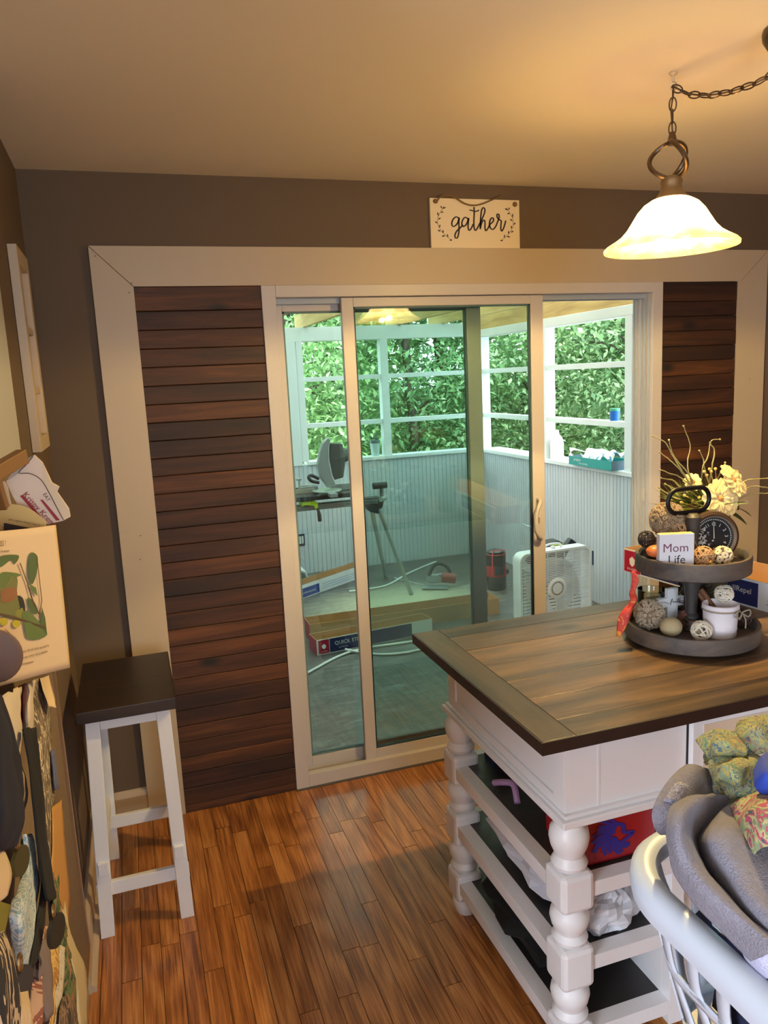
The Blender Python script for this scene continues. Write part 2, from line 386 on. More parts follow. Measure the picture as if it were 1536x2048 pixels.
# flat casing boards around the whole opening, mitred
tr = struct('trim_1')
def slab(poly, name):   # poly in x,z
    MB().prism(poly, 'y', 0, .02).build(name, TRIMW, tr, bevel=.0012)
g = .0006
slab([(.725, 2.19), (3.703, 2.19), (3.5477, 2.0505), (.8637, 2.0505)], 'head_board')
slab([(.725-g, 2.19-2*g), (.8637-g, 2.0505-2*g), (.8637, 0), (.725, 0)], 'side_board')
slab([(3.703+g, 2.19-2*g), (3.703, 0), (3.5477, 0), (3.5477+g, 2.0505-2*g)], 'side_board')
MB().box(3.5310, 3.5477, -.002, .02, 0, 2.0505).build('inner_strip', TRIMW, tr)
nail = mat('nail_hole', (96, 70, 48), .8)
nm = MB()
for (px, pz) in ((.745, 2.155), (.846, 2.03), (.858, 2.062), (.80, 1.15), (.79, 1.06), (3.62, 1.6), (.83, .6)):
    nm.cone((px, -.0003, pz), (px, .002, pz), .0022, .0022, 8)
nm.build('nail_hole', nail, tr)

# two shiplap panels of stained boards
def shiplap(x0, x1, label, seed):
    t = thing('shiplap_panel', label, 'wall panel', ((x0+x1)/2, .02, 0))
    rr = random.Random(seed)
    MB().box(x0, x1, .016, .0199, .0, 2.0505).build('backing', SHIPB, t)
    z = 2.0505; first = True
    while z > .02:
        h = .0665*rr.uniform(.985, 1.015); h = .086 if first else h; first = False
        z2 = max(z-h, 0); yo = rr.uniform(-.0015, .0015)
        MB().prism([(.016, z2+.0007), (.004+yo, z2+.0007), (.0015+yo, z2+.003), (.0015+yo, z-.003), (.004+yo, z-.0007), (.016, z-.0007)], 'x', x0+.0005, x1-.0005).build('board', SHIP, t)
        z = z2
shiplap(.8637, 1.3175, 'tall panel of narrow dark stained boards left of the sliding door', 5)
shiplap(3.1178, 3.531, 'dark stained board panel right of the sliding door, behind the flowers', 9)

# ------------------------------------------------------------------ sliding door
d1 = struct('door_1')
f = MB()
f.box(1.3175, 1.372, -.004, .14, .0, 2.0505); f.box(3.066, 3.1178, -.004, .14, 0, 2.0505)
f.box(1.372, 3.066, -.004, .14, 2.006, 2.0505)
f.build('door_frame', VINYL, d1, bevel=.002)
s_ = MB(); s_.prism([(-.004, .006), (.14, .006), (.14, .02), (.112, .055), (.108, .022), (.072, .022), (.070, .056), (.066, .022), (.05, .022), (.048, .05), (.02, .062), (-.004, .06)], 'x', 1.372, 3.066)
s_.build('door_sill', VINYL, d1, bevel=.001)
MB().box(1.3175, 3.1178, -.012, .10, 0.0002, .0058).build('sill_shim', mat('grey_shim', (86, 84, 80), .7), d1)
tk = MB()
for yy in (.045, .072, .106): tk.box(1.372, 3.066, yy, yy+.0025, 1.985, 2.006)
for yy in (.02, .045, .072, .106, .128): tk.box(3.0565, 3.066, yy, yy+.003, .06, 1.985)
for yy in (.072, .106): tk.box(1.372, 1.378, yy, yy+.003, .06, 1.985)
tk.build('track', mat('grey_track', (168, 176, 186), .35), d1)
MB().box(1.372, 1.3735, .008, .068, .065, 2.0).build('jamb_liner', VINYL, d1)
def panel(name, x0, x1, y0, y1, z0, z1, sl, sr, rt, rb, m):
    q = MB(); q.box(x0, x0+sl, y0, y1, z0, z1); q.box(x1-sr, x1, y0, y1, z0, z1)
    q.box(x0+sl, x1-sr, y0, y1, z1-rt, z1); q.box(x0+sl, x1-sr, y0, y1, z0, z0+rb)
    p = q.build(name, m, d1, bevel=.002)
    gx = MB(); b_ = .007; ym = (y0+y1)/2
    gx.box(x0+sl, x0+sl+b_, y0+.006, y1-.006, z0+rb, z1-rt); gx.box(x1-sr-b_, x1-sr, y0+.006, y1-.006, z0+rb, z1-rt)
    gx.box(x0+sl, x1-sr, y0+.006, y1-.006, z1-rt-b_, z1-rt); gx.box(x0+sl, x1-sr, y0+.006, y1-.006, z0+rb, z0+rb+b_)
    gx.build('glazing_bead', mat('dark_gasket', (96, 124, 120), .5), p)
    for k, yy in enumerate((ym-.007, ym+.005)):
        MB().box(x0+sl, x1-sr, yy, yy+.003, z0+rb, z1-rt).build('pane', PANE, p)
    return p
panel('fixed_panel', 1.378, 2.257, .077, .104, .024, 1.992, .030, .066, .032, .072, VINYL)
slp = panel('sliding_panel', 1.632, 2.523, .018, .044, .058, 2.004, .049, .060, .036, .046, VINYL)
# D handle with escutcheon
hd = MB(); hd.tube(spline([(2.486, .017, 1.122), (2.482, -.012, 1.118), (2.462, -.030, 1.10), (2.447, -.036, 1.068), (2.444, -.038, 1.035), (2.447, -.036, 1.0), (2.462, -.030, .972), (2.482, -.012, .955), (2.486, .017, .951)], 4), .0095, 10)
hd.obox((2.490, .0145, 1.036), (.026, .006, .19))
hd.build('handle', VINYL, slp, smooth=True)
lk = MB(); lk.box(2.484, 2.489, .002, .0125, 1.02, 1.045); lk.build('thumb_latch', mat('latch_beige', (196, 176, 152), .35), slp)
MB().box(3.050, 3.056, .03, .036, 1.06, 1.12).build('strike_plate', VINYL, d1)

# ------------------------------------------------------------------ sign above the door
CREAM = mat('cream_sign_paint', (226, 208, 178), .6, bump=.06, bscale=50)
INK = mat('dark_ink', (46, 30, 38), .6); ROPE = mat('jute_rope', (122, 94, 56), .9, bump=.6, bscale=300)
sg = thing('gather_sign', 'small cream wooden sign reading gather, standing on the door trim', 'sign', (2.212, .011, 2.1905))
MB().box(2.014, 2.41, .0035, .0185, 2.1905, 2.38).build('board', CREAM, sg, bevel=.001)
def SM(cx, cy): return (2.014+(cx-150)/1150*.396, 2.38-(cy-150)/670*.1895)
I3 = Matrix(((1, 0, 0, 0), (0, 0, 1, .0030), (0, 1, 0, 0), (0, 0, 0, 1)))
lt = MB()
for st in (
 [(505,412),(470,398),(432,435),(415,490),(430,527),(465,512),(497,465),(512,408),(505,470),(506,560),(497,630),(480,682),(455,680),(452,640),(475,592),(520,545),(560,505)],
 [(622,418),(585,402),(552,445),(543,500),(562,527),(597,500),(620,450),(632,412),(625,480),(622,540),(635,578),(662,550),(690,490)],
 [(705,258),(705,350),(698,450),(700,540),(715,578),(742,545),(770,490),(805,420),(835,345),(845,290),(825,264),(802,300),(790,380),(782,470),(778,560)],
 [(645,300),(680,308),(725,318),(770,300)],
 [(780,540),(800,470),(822,437),(838,440),(842,480),(840,535),(850,580),(880,545),(908,490),(945,455),(955,418),(935,400),(907,440),(900,500),(915,545),(945,560),(980,520),(1005,460),(1028,395),(1024,352),(1003,352),(1002,390),(1030,425),(1054,440),(1050,500),(1048,555),(1060,580),(1085,540),(1116,435)]):
    ribbon(lt, [SM(*p) for p in st], .0062, I3)
for sgn in (0, 1):
    fx = (lambda q: (1452-q[0], q[1])) if sgn else (lambda q: q)
    ribbon(lt, [SM(*fx(p)) for p in [(325,255),(285,325),(248,395),(236,475),(258,550),(315,635),(395,705)]], .0016, I3)
    for (ax, ay, bx, by) in ((300,290,280,250),(300,290,350,270),(280,335,318,340),(248,395,240,330),(245,440,282,410),(236,490,203,462),(258,550,268,500),(275,600,232,575),(305,625,300,570),(330,655,278,662),(365,680,352,625),(375,715,420,712)):
        a = Vector(SM(*fx((ax, ay)))); b = Vector(SM(*fx((bx, by)))); n_ = Vector((-(b-a).y, (b-a).x)).normalized()*.0032
        mdl = (a+b)/2; vs = [I3 @ Vector((q.x, q.y, 0)) for q in (a, mdl+n_, b, mdl-n_)]
        lt.add(vs, [(0, 1, 2, 3)])
lt.build('lettering', INK, sg)
rp = MB(); rp.tube(spline([(2.043, -.0005, 2.367), (2.06, -.004, 2.385), (2.09, .004, 2.391), (2.12, -.004, 2.382), (2.16, -.006, 2.360), (2.20, -.006, 2.3535), (2.24, -.006, 2.361), (2.285, -.004, 2.378), (2.33, .004, 2.394)], 5), .0032, 7)
rp.ball((2.037, .0, 2.367), .009, 10, 6, sc=(1.2, .6, 1)); rp.ball((2.388, .0, 2.363), .010, 10, 6, sc=(1.1, .6, 1))
rp.build('rope', ROPE, sg, smooth=True)

# ------------------------------------------------------------------ pendant lamp swagged from the ceiling
LX, LY = 2.239, -1.155
BRONZE = mat('brushed_bronze', (92, 78, 62), .35, metal=.85)
lamp = thing('pendant_lamp', 'swagged bronze pendant lamp with lit alabaster glass bell shade', 'lamp', (LX, LY, 2.43))
cp = MB(); cp.lathe([(.0, -.052), (.03, -.05), (.055, -.040), (.066, -.022), (.068, -.008), (.066, -.0005)], (2.335, -1.452, 2.44), 32); cp.build('canopy', BRONZE, lamp, smooth=True)
hk = MB(); hk.lathe([(.0, 0), (.011, -.001), (.008, -.006), (.004, -.008)], (LX, LY, 2.4398), 14); hk.cone((LX, LY, 2.436), (LX, LY, 2.418), .0035, .0035, 8)
hk.tube([(LX+.012*math.sin(t), LY, 2.408+.010*math.cos(t)) for t in [i*.5 for i in range(10)]], .0028, 6)
hk.build('ceiling_hook', mat('ivory_hook', (206, 182, 140), .5), lamp, smooth=True)
def link(p, d, roll, L=.036, Wd=.009, r=.0019):
    d = Vector(d).normalized(); a = d.orthogonal().normalized(); b = d.cross(a); a2 = a*math.cos(roll)+b*math.sin(roll)
    pts = []
    for i in range(14):
        t = 2*PI*i/14; pts.append(Vector(p) + d*(L/2*math.cos(t)) + a2*(Wd*math.sin(t)))
    mb = MB(); mb.tube(pts, r, 6, closed=True); return mb
path = spline([(LX, LY, 2.405), (2.256, -1.205, 2.371), (2.275, -1.27, 2.350), (2.298, -1.345, 2.343), (2.318, -1.405, 2.352), (2.335, -1.445, 2.382)], 10)
pos = 0; acc = .014
for i in range(1, len(path)):
    sgm = (path[i]-path[i-1]); L0 = sgm.length
    while acc <= L0:
        link(path[i-1]+sgm*(acc/L0), sgm, (pos % 2)*PI/2+.3).build('chain_link', BRONZE, lamp, smooth=True); pos += 1; acc += .0295
    acc -= L0
z = 2.392
k = 0
while z > 2.295:
    link((LX, LY, z), (0, 0, 1), (k % 2)*PI/2+.2).build('chain_link', BRONZE, lamp, smooth=True); z -= .030; k += 1
wr = MB(); wr.tube([p+Vector((.004, .003, .002)) for p in path], .0022, 6); wr.tube([(LX+.003, LY, 2.40), (LX-.003, LY+.003, 2.35), (LX+.002, LY, 2.28)], .0022, 6); wr.build('cord', mat('brown_cord', (88, 64, 36), .6), lamp, smooth=True)
cg = MB(); cg.lathe([(.0, .026), (.006, .026), (.009, .018), (.012, .006), (.016, .0), (.012, -.006), (0, -.006)], (LX, LY, 2.268), 18)
for k in range(3):
    pts = []
    for i in range(19):
        u = i/18; th = PI*u; a_ = 2*PI*k/3 + 1.7*(u-.5) + .4
        pts.append((LX+(.054*math.sin(th)+.003)*math.cos(a_), LY+(.054*math.sin(th)+.003)*math.sin(a_), 2.223+.047*math.cos(th)))
    cg.tube(pts, .0062, 8)
cg.build('cage', BRONZE, lamp, smooth=True)
so = MB(); so.lathe([(.0, .034), (.014, .034), (.026, .028), (.029, .018), (.026, .010), (.030, -.004), (.042, -.022), (.044, -.03), (0, -.03)], (LX, LY, 2.150), 28); so.build('socket_cap', mat('bronze_cap', (120, 100, 70), .45, metal=.6), lamp, smooth=True)
# alabaster shade: translucent glass, bulb glow put in as emission graded by height
ms, nt, b = mk('alabaster_glass'); N = nt.nodes.new; Lk = nt.links.new
tl = N('ShaderNodeBsdfTranslucent'); tl.inputs[0].default_value = (1.0, .80, .42, 1); df = N('ShaderNodeBsdfDiffuse'); df.inputs[0].default_value = (.22, .15, .06, 1)
gl = N('ShaderNodeBsdfGlossy'); gl.inputs['Roughness'].default_value = .12; tp = N('ShaderNodeBsdfTransparent'); tp.inputs[0].default_value = (1, .96, .70, 1)
tcn = N('ShaderNodeTexCoord'); nz = N('ShaderNodeTexNoise'); nz.inputs['Scale'].default_value = 14; nz.inputs['Detail'].default_value = 4; nz.inputs['Distortion'].default_value = 1.5; Lk(tcn.outputs['Object'], nz.inputs['Vector'])
rp_ = N('ShaderNodeValToRGB'); rp_.color_ramp.elements[0].position = .35; rp_.color_ramp.elements[0].color = (.22, .12, .035, 1); rp_.color_ramp.elements[1].position = .6; rp_.color_ramp.elements[1].color = (.30, .21, .10, 1)
Lk(nz.outputs['Fac'], rp_.inputs[0]); Lk(rp_.outputs[0], tl.inputs[0])
m1 = N('ShaderNodeMixShader'); m1.inputs[0].default_value = .5; Lk(df.outputs[0], m1.inputs[1]); Lk(tl.outputs[0], m1.inputs[2])
m2 = N('ShaderNodeMixShader'); m2.inputs[0].default_value = .06; Lk(m1.outputs[0], m2.inputs[1]); Lk(gl.outputs[0], m2.inputs[2])
m3 = N('ShaderNodeMixShader'); m3.inputs[0].default_value = .30; Lk(m2.outputs[0], m3.inputs[1]); Lk(tp.outputs[0], m3.inputs[2])
em = N('ShaderNodeEmission'); mrz = N('ShaderNodeMapRange'); mrz.inputs['From Min'].default_value = -.425; mrz.inputs['From Max'].default_value = -.385; mrz.inputs['To Min'].default_value = 3.0; mrz.inputs['To Max'].default_value = 18; szz = N('ShaderNodeSeparateXYZ'); Lk(tcn.outputs['Object'], szz.inputs[0]); Lk(szz.outputs['Z'], mrz.inputs['Value']); Lk(mrz.outputs[0], em.inputs['Strength']); Lk(rp_.outputs[0], em.inputs[0]); ad = N('ShaderNodeAddShader'); Lk(m3.outputs[0], ad.inputs[0]); Lk(em.outputs[0], ad.inputs[1])
Lk(ad.outputs[0], nt.nodes['Material Output'].inputs['Surface']); nt.nodes.remove(b)
sh = MB(); prof = [(.040, 2.128), (.062, 2.124), (.086, 2.112), (.106, 2.094), (.122, 2.073), (.138, 2.052), (.158, 2.034), (.182, 2.021), (.204, 2.011), (.214, 2.003), (.213, 1.996), (.205, 1.998), (.182, 2.012), (.157, 2.026), (.135, 2.045), (.118, 2.067), (.102, 2.089), (.084, 2.106), (.060, 2.118), (.040, 2.122)]
sh.lathe([(r*.82 if r>.05 else r, z-2.0) for r, z in prof], (LX, LY, 2.0), 56); sh.f = sh.f[:-2]; sh.mi = sh.mi[:-2]
sh.build('glass_shade', ms, lamp, smooth=True)
bu = MB(); bu.ball((LX, LY, 2.064), .030, 20, 12, sc=(1, 1, 1.15)); bu.build('bulb', mat('lit_bulb', (255, 236, 190), .4, emit=(255, 214, 150), estr=60), lamp, smooth=True)
pl = bpy.data.lights.new('bulb_light', 'POINT'); plo = bpy.data.objects.new('bulb_light', pl); COL.objects.link(plo); plo.location = (LX, LY, 2.016); pl.energy = 72; pl.color = (1, .71, .26); pl.shadow_soft_size = .012
pl2 = bpy.data.lights.new('bulb_upper_light', 'POINT'); plo2 = bpy.data.objects.new('bulb_upper_light', pl2); COL.objects.link(plo2); plo2.location = (LX, LY, 2.104); pl2.energy = 130; pl2.color = (1, .74, .32); pl2.shadow_soft_size = .008

# ------------------------------------------------------------------ bar stool
st = thing('bar_stool', 'white stool with dark wooden seat standing against the left wall', 'stool', (.705, -.41, 0))
MB().box(.562, .852, -.640, -.190, .715, .752).build('seat', ESPRE, st, bevel=.0025)
LW = .042
def leg(xa, ya, xb, yb):
    q = MB(); h = LW/2; vs = []
    for (cx, cy, z) in ((xb, yb, 0), (xa, ya, .715)):
        vs += [(cx-h, cy-h*.62, z), (cx+h, cy-h*.62, z), (cx+h, cy+h*.62, z), (cx-h, cy+h*.62, z)]
    q.add(vs, [(0,3,2,1),(4,5,6,7),(0,1,5,4),(1,2,6,5),(2,3,7,6),(3,0,4,7)]); q.build('leg', WHITEP, st, bevel=.002)
STF = [(.605, -.600, .578, -.622), (.810, -.600, .822, -.622), (.605, -.232, .590, -.200), (.810, -.232, .818, -.200)]
for q in STF: leg(*q)
ap = MB(); ap.box(.626, .789, -.606, -.590, .675, .715); ap.box(.626, .789, -.242, -.226, .655, .715); ap.box(.592, .606, -.585, -.245, .655, .715); ap.box(.809, .823, -.585, -.245, .655, .715)
ap.build('apron', WHITEP, st)
for (y, z) in ((-.612, .155), (-.222, .155)):
    MB().box(.560, .842, y-.009, y+.009, z-.022, z+.022).build('stretcher', WHITEP, st, bevel=.0015)
for xx in (.590, .818):
    MB().box(xx-.009-.008, xx+.013, -.640, -.185, .215, .256).build('stretcher', WHITEP, st, bevel=.0015)

# ------------------------------------------------------------------ white frame on the left wall
fr = thing('wall_frame', 'white window style frame hanging on the left wall', 'frame', (.533, -.37, 1.8), 0)
q = MB()
q.box(.521, .546, -.50, -.455, 1.52, 2.11); q.box(.521, .546, -.265, -.22, 1.52, 2.11); q.box(.521, .546, -.455, -.265, 2.06, 2.11); q.box(.521, .546, -.455, -.265, 1.52, 1.565)
for z in (1.70, 1.88): q.box(.524, .541, -.455, -.265, z-.01, z+.01)
q.build('frame', TRIMW, fr, bevel=.0015); MB().box(.5205, .526, -.455, -.265, 1.565, 2.06).build('back_panel', TRIMW, fr)

# ------------------------------------------------------------------ kitchen island
isl = thing('kitchen_island', 'white kitchen island with turned legs, open dark shelves and stained plank top', 'island', (2.25, -1.24, 0))
X0, X1, Y0, Y1, ZT, ZB = 1.56, 2.95, -1.625, -.838, .91, .882
eb = .085
def tb(x0, x1, y0, y1, m): MB().box(x0+.0004, x1-.0004, y0+.0004, y1-.0004, ZB, ZT-random.uniform(0, .0006)).build('top_board', m, isl, bevel=.0012)
tb(X0+.003, X0+eb, Y0+.003, Y1-.003, WALNY); tb(X1-eb, X1-.003, Y0+.003, Y1-.003, WALNY)
tb(X0+eb, X1-eb, Y0+.003, Y0+eb, WALN); tb(X0+eb, X1-eb, Y1-eb, Y1-.003, WALN)
nb = 5; hh = (Y1-Y0-2*eb)/nb
for i in range(nb): tb(X0+eb, X1-eb, Y0+eb+i*hh, Y0+eb+(i+1)*hh, WALN)
e_ = MB(); e_.box(X0, X0+.0028, Y0, Y1, ZB-.002, ZT-.001); e_.box(X1-.0028, X1, Y0, Y1, ZB-.002, ZT-.001); e_.box(X0+.003, X1-.003, Y0, Y0+.0028, ZB-.002, ZT-.001); e_.box(X0+.003, X1-.003, Y1-.0028, Y1, ZB-.002, ZT-.001); e_.box(X0+.003, X1-.003, Y0+.003, Y1-.003, ZB-.002, ZB-.0005)
e_.build('edge_band', WEDGE, isl)
BX0, BX1, BY0, BY1 = 1.655, 2.90, -1.565, -.90
ap = MB(); ap.box(BX0, BX1, BY0, BY1, .68, ZB-.002)
ap.box(BX0-.006, BX0, BY0, BY0+.05, .68, .879); ap.box(BX0-.006, BX0, BY1-.05, BY1, .68, .879); ap.box(BX0-.006, BX0, BY0+.05, BY1-.05, .845, .879); ap.box(BX0-.006, BX0, BY0+.05, BY1-.05, .68, .715)
ap.box(1.735, 1.742, BY0-.001, BY0, .69, .865)
ap.build('apron', WHITEP, isl, bevel=.0012)
ml = MB(); ml.box(BX0-.022, BX1+.022, BY0-.022, BY1+.022, .664, .682); ml.box(BX0-.013, BX1+.013, BY0-.013, BY1+.013, .682, .692); ml.build('moulding', WHITEP, isl, bevel=.003)
bk = MB(); bk.prism([(-.88, .879), (-.82, .879), (-.82, .86), (-.85, .80), (-.88, .78)], 'x', 1.665, 1.69); bk.box(1.60, 1.655, BY0-.004, BY0+.02, .845, .879); bk.build('bracket', WHITEP, isl)
BLK = .043
def blk(mb, cx, cy, z0, z1):
    mb.box(cx-BLK, cx+BLK, cy-BLK, cy+BLK, z0, z1)
def island_leg(cx, cy):
    q = MB()
    P1 = lambda a, b: [(.030, a), (.040, a+.006), (.043, a+.016), (.038, a+(b-a)*.22), (.033, a+(b-a)*.30), (.043, a+(b-a)*.5), (.047, a+(b-a)*.68), (.044, a+(b-a)*.85), (.036, b-.008), (.034, b)]
    pf = [(.030, 0), (.034, .012), (.042, .034), (.040, .046), (.033, .058)]
    for a, b in ((.150, .250), (.355, .452), (.548, .664)): pf += P1(a, b)
    q.lathe(pf, (cx, cy, 0), 28)
    lg = q.build('leg', WHITEP, isl, smooth=True)
    for a, b in ((.452, .548), (.250, .355), (.058, .150)):
        z3 = MB(); blk(z3, cx, cy, a, b); z3.build('leg_block', WHITEP, lg, bevel=.012)
for cx, cy in ((1.668, -1.552), (1.668, -.935), (2.887, -1.552), (2.887, -.935)): island_leg(cx, cy)
for z in (.515, .322, .127):
    sh_ = MB().box(1.672, 1.93, -1.55, -.915, z-.004, z).build('shelf', SHELFD, isl)
    q = MB(); q.box(1.632, 1.672, -1.515, -.972, z-.036, z+.001); q.box(1.71, 1.93, -1.585, -1.545, z-.036, z+.001); q.box(1.71, 1.93, -.925, -.895, z-.036, z+.001); q.box(1.672, 1.93, -1.545, -.925, z-.036, z-.004)
    q.build('shelf_rail', WHITEP, sh_, bevel=.001)
cab = MB(); cab.box(1.93, 2.88, -1.555, -.915, .09, .664); cab.box(1.93, 1.968, -1.585, -1.555, .06, .664); cab.build('cabinet_body', WHITEP, isl, bevel=.001)
MB().box(1.981, 2.434, -1.5662, -1.5652, .696, .876).build('drawer_gap_shade', mat('gap_shade_dark', (40, 36, 40), .9), isl)  # shade in the gap around the drawer, painted as a thin dark slab
dr = MB(); dr.box(1.985, 2.43, -1.583, -1.567, .700, .872); dr_ = dr.build('drawer', WHITEP, isl, bevel=.002)
q = MB(); q.box(2.015, 2.40, -1.5845, -1.5832, .73, .845); q.build('drawer_panel', mat('cream_panel_paint', (216, 196, 172), .45, bump=.1, bscale=60), dr_)

# ================================================================== THE SCREENED PORCH
PORW = mat('porch_white_paint', (226, 230, 232), .5, bump=.06, bscale=30)
BEADG = mat('grey_white_beadboard', (198, 204, 210), .5, bump=.05, bscale=40, var=.04, vscale=4)
LUMBER = wood('new_lumber', [(.3, (176, 140, 84)), (.55, (208, 174, 112)), (.8, (226, 198, 142))], 'Y', rough=.7, grain=14, stretch=.1, rand=.3, bump=.2)
CARD = mat('brown_cardboard', (186, 144, 100), .85, bump=.1, bscale=60, var=.06)
# floor: worn dark boards with scratches, sawdust scattered under the saw
m, nt, b = mk('dusty_deck_floor'); N = nt.nodes.new; Lk = nt.links.new; MC['deck'] = m
tc = N('ShaderNodeTexCoord'); mp = N('ShaderNodeMapping'); mp.inputs['Scale'].default_value = (1, 3.2, 1); Lk(tc.outputs['Object'], mp.inputs['Vector'])
n1 = N('ShaderNodeTexNoise'); n1.inputs['Scale'].default_value = 5; n1.inputs['Detail'].default_value = 10; n1.inputs['Roughness'].default_value = .75; n1.inputs['Distortion'].default_value = .8; Lk(mp.outputs[0], n1.inputs['Vector'])
r1 = ramp(nt, [(.35, (58, 54, 52)), (.52, (92, 88, 86)), (.64, (128, 126, 124)), (.74, (204, 206, 204))]); Lk(n1.outputs['Fac'], r1.inputs[0])
mp2 = N('ShaderNodeMapping'); mp2.inputs['Location'].default_value = (-2.75, -2.75, 0); mp2.inputs['Scale'].default_value = (.95, 1.5, 1); Lk(tc.outputs['Object'], mp2.inputs['Vector'])
mp2.vector_type = 'POINT'
vl = N('ShaderNodeVectorMath'); vl.operation = 'LENGTH'
sb = N('ShaderNodeVectorMath'); sb.operation = 'SUBTRACT'; sb.inputs[1].default_value = (2.75, 2.72, 0); Lk(tc.outputs['Object'], sb.inputs[0])
sm_ = N('ShaderNodeVectorMath'); sm_.operation = 'MULTIPLY'; sm_.inputs[1].default_value = (.85, 1.35, 0); Lk(sb.outputs[0], sm_.inputs[0]); Lk(sm_.outputs[0], vl.inputs[0])
n2 = N('ShaderNodeTexNoise'); n2.inputs['Scale'].default_value = 7; n2.inputs['Detail'].default_value = 8; n2.inputs['Roughness'].default_value = .7; n2.inputs['Distortion'].default_value = 1.2; Lk(mp.outputs[0], n2.inputs['Vector'])
a1 = N('ShaderNodeMath'); a1.operation = 'MULTIPLY_ADD'; a1.inputs[1].default_value = -1.0; a1.inputs[2].default_value = 1.32; Lk(vl.outputs['Value'], a1.inputs[0])
a2 = N('ShaderNodeMath'); a2.operation = 'ADD'; Lk(a1.outputs[0], a2.inputs[0]); Lk(n2.outputs['Fac'], a2.inputs[1])
mr = N('ShaderNodeMapRange'); mr.inputs['From Min'].default_value = 1.02; mr.inputs['From Max'].default_value = 1.62; Lk(a2.outputs[0], mr.inputs['Value'])
mx = N('ShaderNodeMix'); mx.data_type = 'RGBA'; mx.inputs['B'].default_value = lin((200, 192, 160)); Lk(mr.outputs[0], mx.inputs['Factor']); Lk(r1.outputs[0], mx.inputs['A']); Lk(mx.outputs['Result'], b.inputs['Base Color'])
b.inputs['Roughness'].default_value = .38
MB().box(.7, 4.2, .16, 4.2, -.16, -.10).build('porch_floor', m)['kind'] = 'structure'

def beadboard(name, p0, p1, inward, z0, z1):
    """board face with real grooves every 4.2 cm from p0 to p1 (xy)"""
    p0, p1, n_ = Vector(p0+(0,)), Vector(p1+(0,)), Vector(inward+(0,)); d = (p1-p0); L = d.length; d.normalize(); mb = MB(); t = 0; prof = []
    while t < L:
        e = min(t+.042, L); prof += [(t, 0), (max(e-.0065, t), 0), (max(e-.005, t), .005), (max(e-.0015, t), .005)]; t = e
    prof.append((L, 0)); vs = []
    for a, dep in prof: q = p0+d*a-n_*dep; vs += [(q.x, q.y, z0), (q.x, q.y, z1)]
    mb.add(vs, [(2*i, 2*i+1, 2*i+3, 2*i+2) for i in range(len(prof)-1)])
    q0, q1 = p0-n_*.012, p1-n_*.012; q2, q3 = p1-n_*.07, p0-n_*.07
    mb.add([(q.x, q.y, z) for z in (z0, z1) for q in (q0, q1, q2, q3)], [(0,1,2,3),(4,5,6,7),(0,1,5,4),(1,2,6,5),(2,3,7,6),(3,0,4,7)])
    o = mb.build(name, BEADG); o['kind'] = 'structure'; return o
beadboard('wall_porch_back', (1.0, 4.0), (4.1, 4.0), (0, -1), -.10, .925)
beadboard('wall_porch_right', (4.1, 4.0), (4.1, .14), (-1, 0), -.10, .925)
MB().box(.93, 1.0, .16, 4.07, -.1, 2.17).build('wall_porch_left', PORW)['kind'] = 'structure'
# openings in the porch walls: sill, posts, rails, header
wn = struct('window_1')
def wp(name, *b_): MB().box(*b_).build(name, PORW, wn, bevel=.003)
wp('sill', 2.34, 4.1, 3.975, 4.13, .925, .957); 
for x0, x1 in ((2.30, 2.36), (3.10, 3.175), (4.06, 4.14)): wp('post', x0, x1, 4.0, 4.09, .957, 2.045)
for x0, x1 in ((2.36, 3.10), (3.175, 4.06)):
    for z0 in (1.262, 1.683): wp('rail', x0, x1, 4.01, 4.08, z0, z0+.042)
wp('header', 1.0, 4.24, 4.0, 4.14, 2.045, 2.17)
wn2 = struct('window_2')
def wq(name, *b_): MB().box(*b_).build(name, PORW, wn2, bevel=.003)
wq('sill', 4.075, 4.30, .16, 3.97, .925, .957)
for y0, y1 in ((3.93, 3.99), (2.72, 2.80), (1.57, 1.65)): wq('post', 4.1, 4.19, y0, y1, .957, 2.03)
for y0, y1 in ((2.80, 3.93), (1.65, 2.72), (.9, 1.57)):
    for z0 in (1.262, 1.683): wq('rail', 4.11, 4.18, y0, y1, z0, z0+.042)
wq('header', 4.1, 4.24, .16, 4.0, 2.03, 2.10)
sd_ = MB().box(4.20, 4.24, .16, 1.50, .957, 2.03); sd_.build('side_panel', PORW, wn2)
# vertical siding boards left of the back opening
sb_ = struct('wall_porch_siding')
x = 1.0
for wdt in (.20, .20, .20, .20, .20, .148, .147): MB().box(x+.001, x+wdt-.001, 3.985, 4.03, .925, 2.045).build('siding_board', PORW, sb_, bevel=.002); x += wdt
# roof: joists, gable board, corrugated sheet
rf = struct('porch_roof')
for x in (1.5, 1.95, 2.40, 2.85, 3.30, 3.75): MB().box(x-.019, x+.019, .16, 4.35, 2.172, 2.30).build('joist', LUMBER, rf)
MB().box(4.12, 4.16, .16, 4.4, 2.101, 2.30).build('gable_board', LUMBER, rf)
for y in (.5, 1.2, 1.9, 2.6, 3.3, 4.0): MB().box(.95, 4.3, y-.04, y+.04, 2.3005, 2.335).build('purlin', LUMBER, rf)
mbx = MB(); vs = []; n_ = 150
for i in range(n_+1):
    x = .8+3.75*i/n_; z = 2.346+.010*math.sin(i*1.257)
    vs += [(x, .16, z), (x, 4.55, z)]
mbx.add(vs, [(2*i, 2*i+1, 2*i+3, 2*i+2) for i in range(n_)])
ms_, nt, b = mk('translucent_roof_sheet'); b.inputs['Base Color'].default_value = (.75, .85, .8, 1); b.inputs['Roughness'].default_value = .5
tl = nt.nodes.new('ShaderNodeBsdfTranslucent'); tl.inputs[0].default_value = (.75, .86, .8, 1); mxs = nt.nodes.new('ShaderNodeMixShader'); mxs.inputs[0].default_value = .35
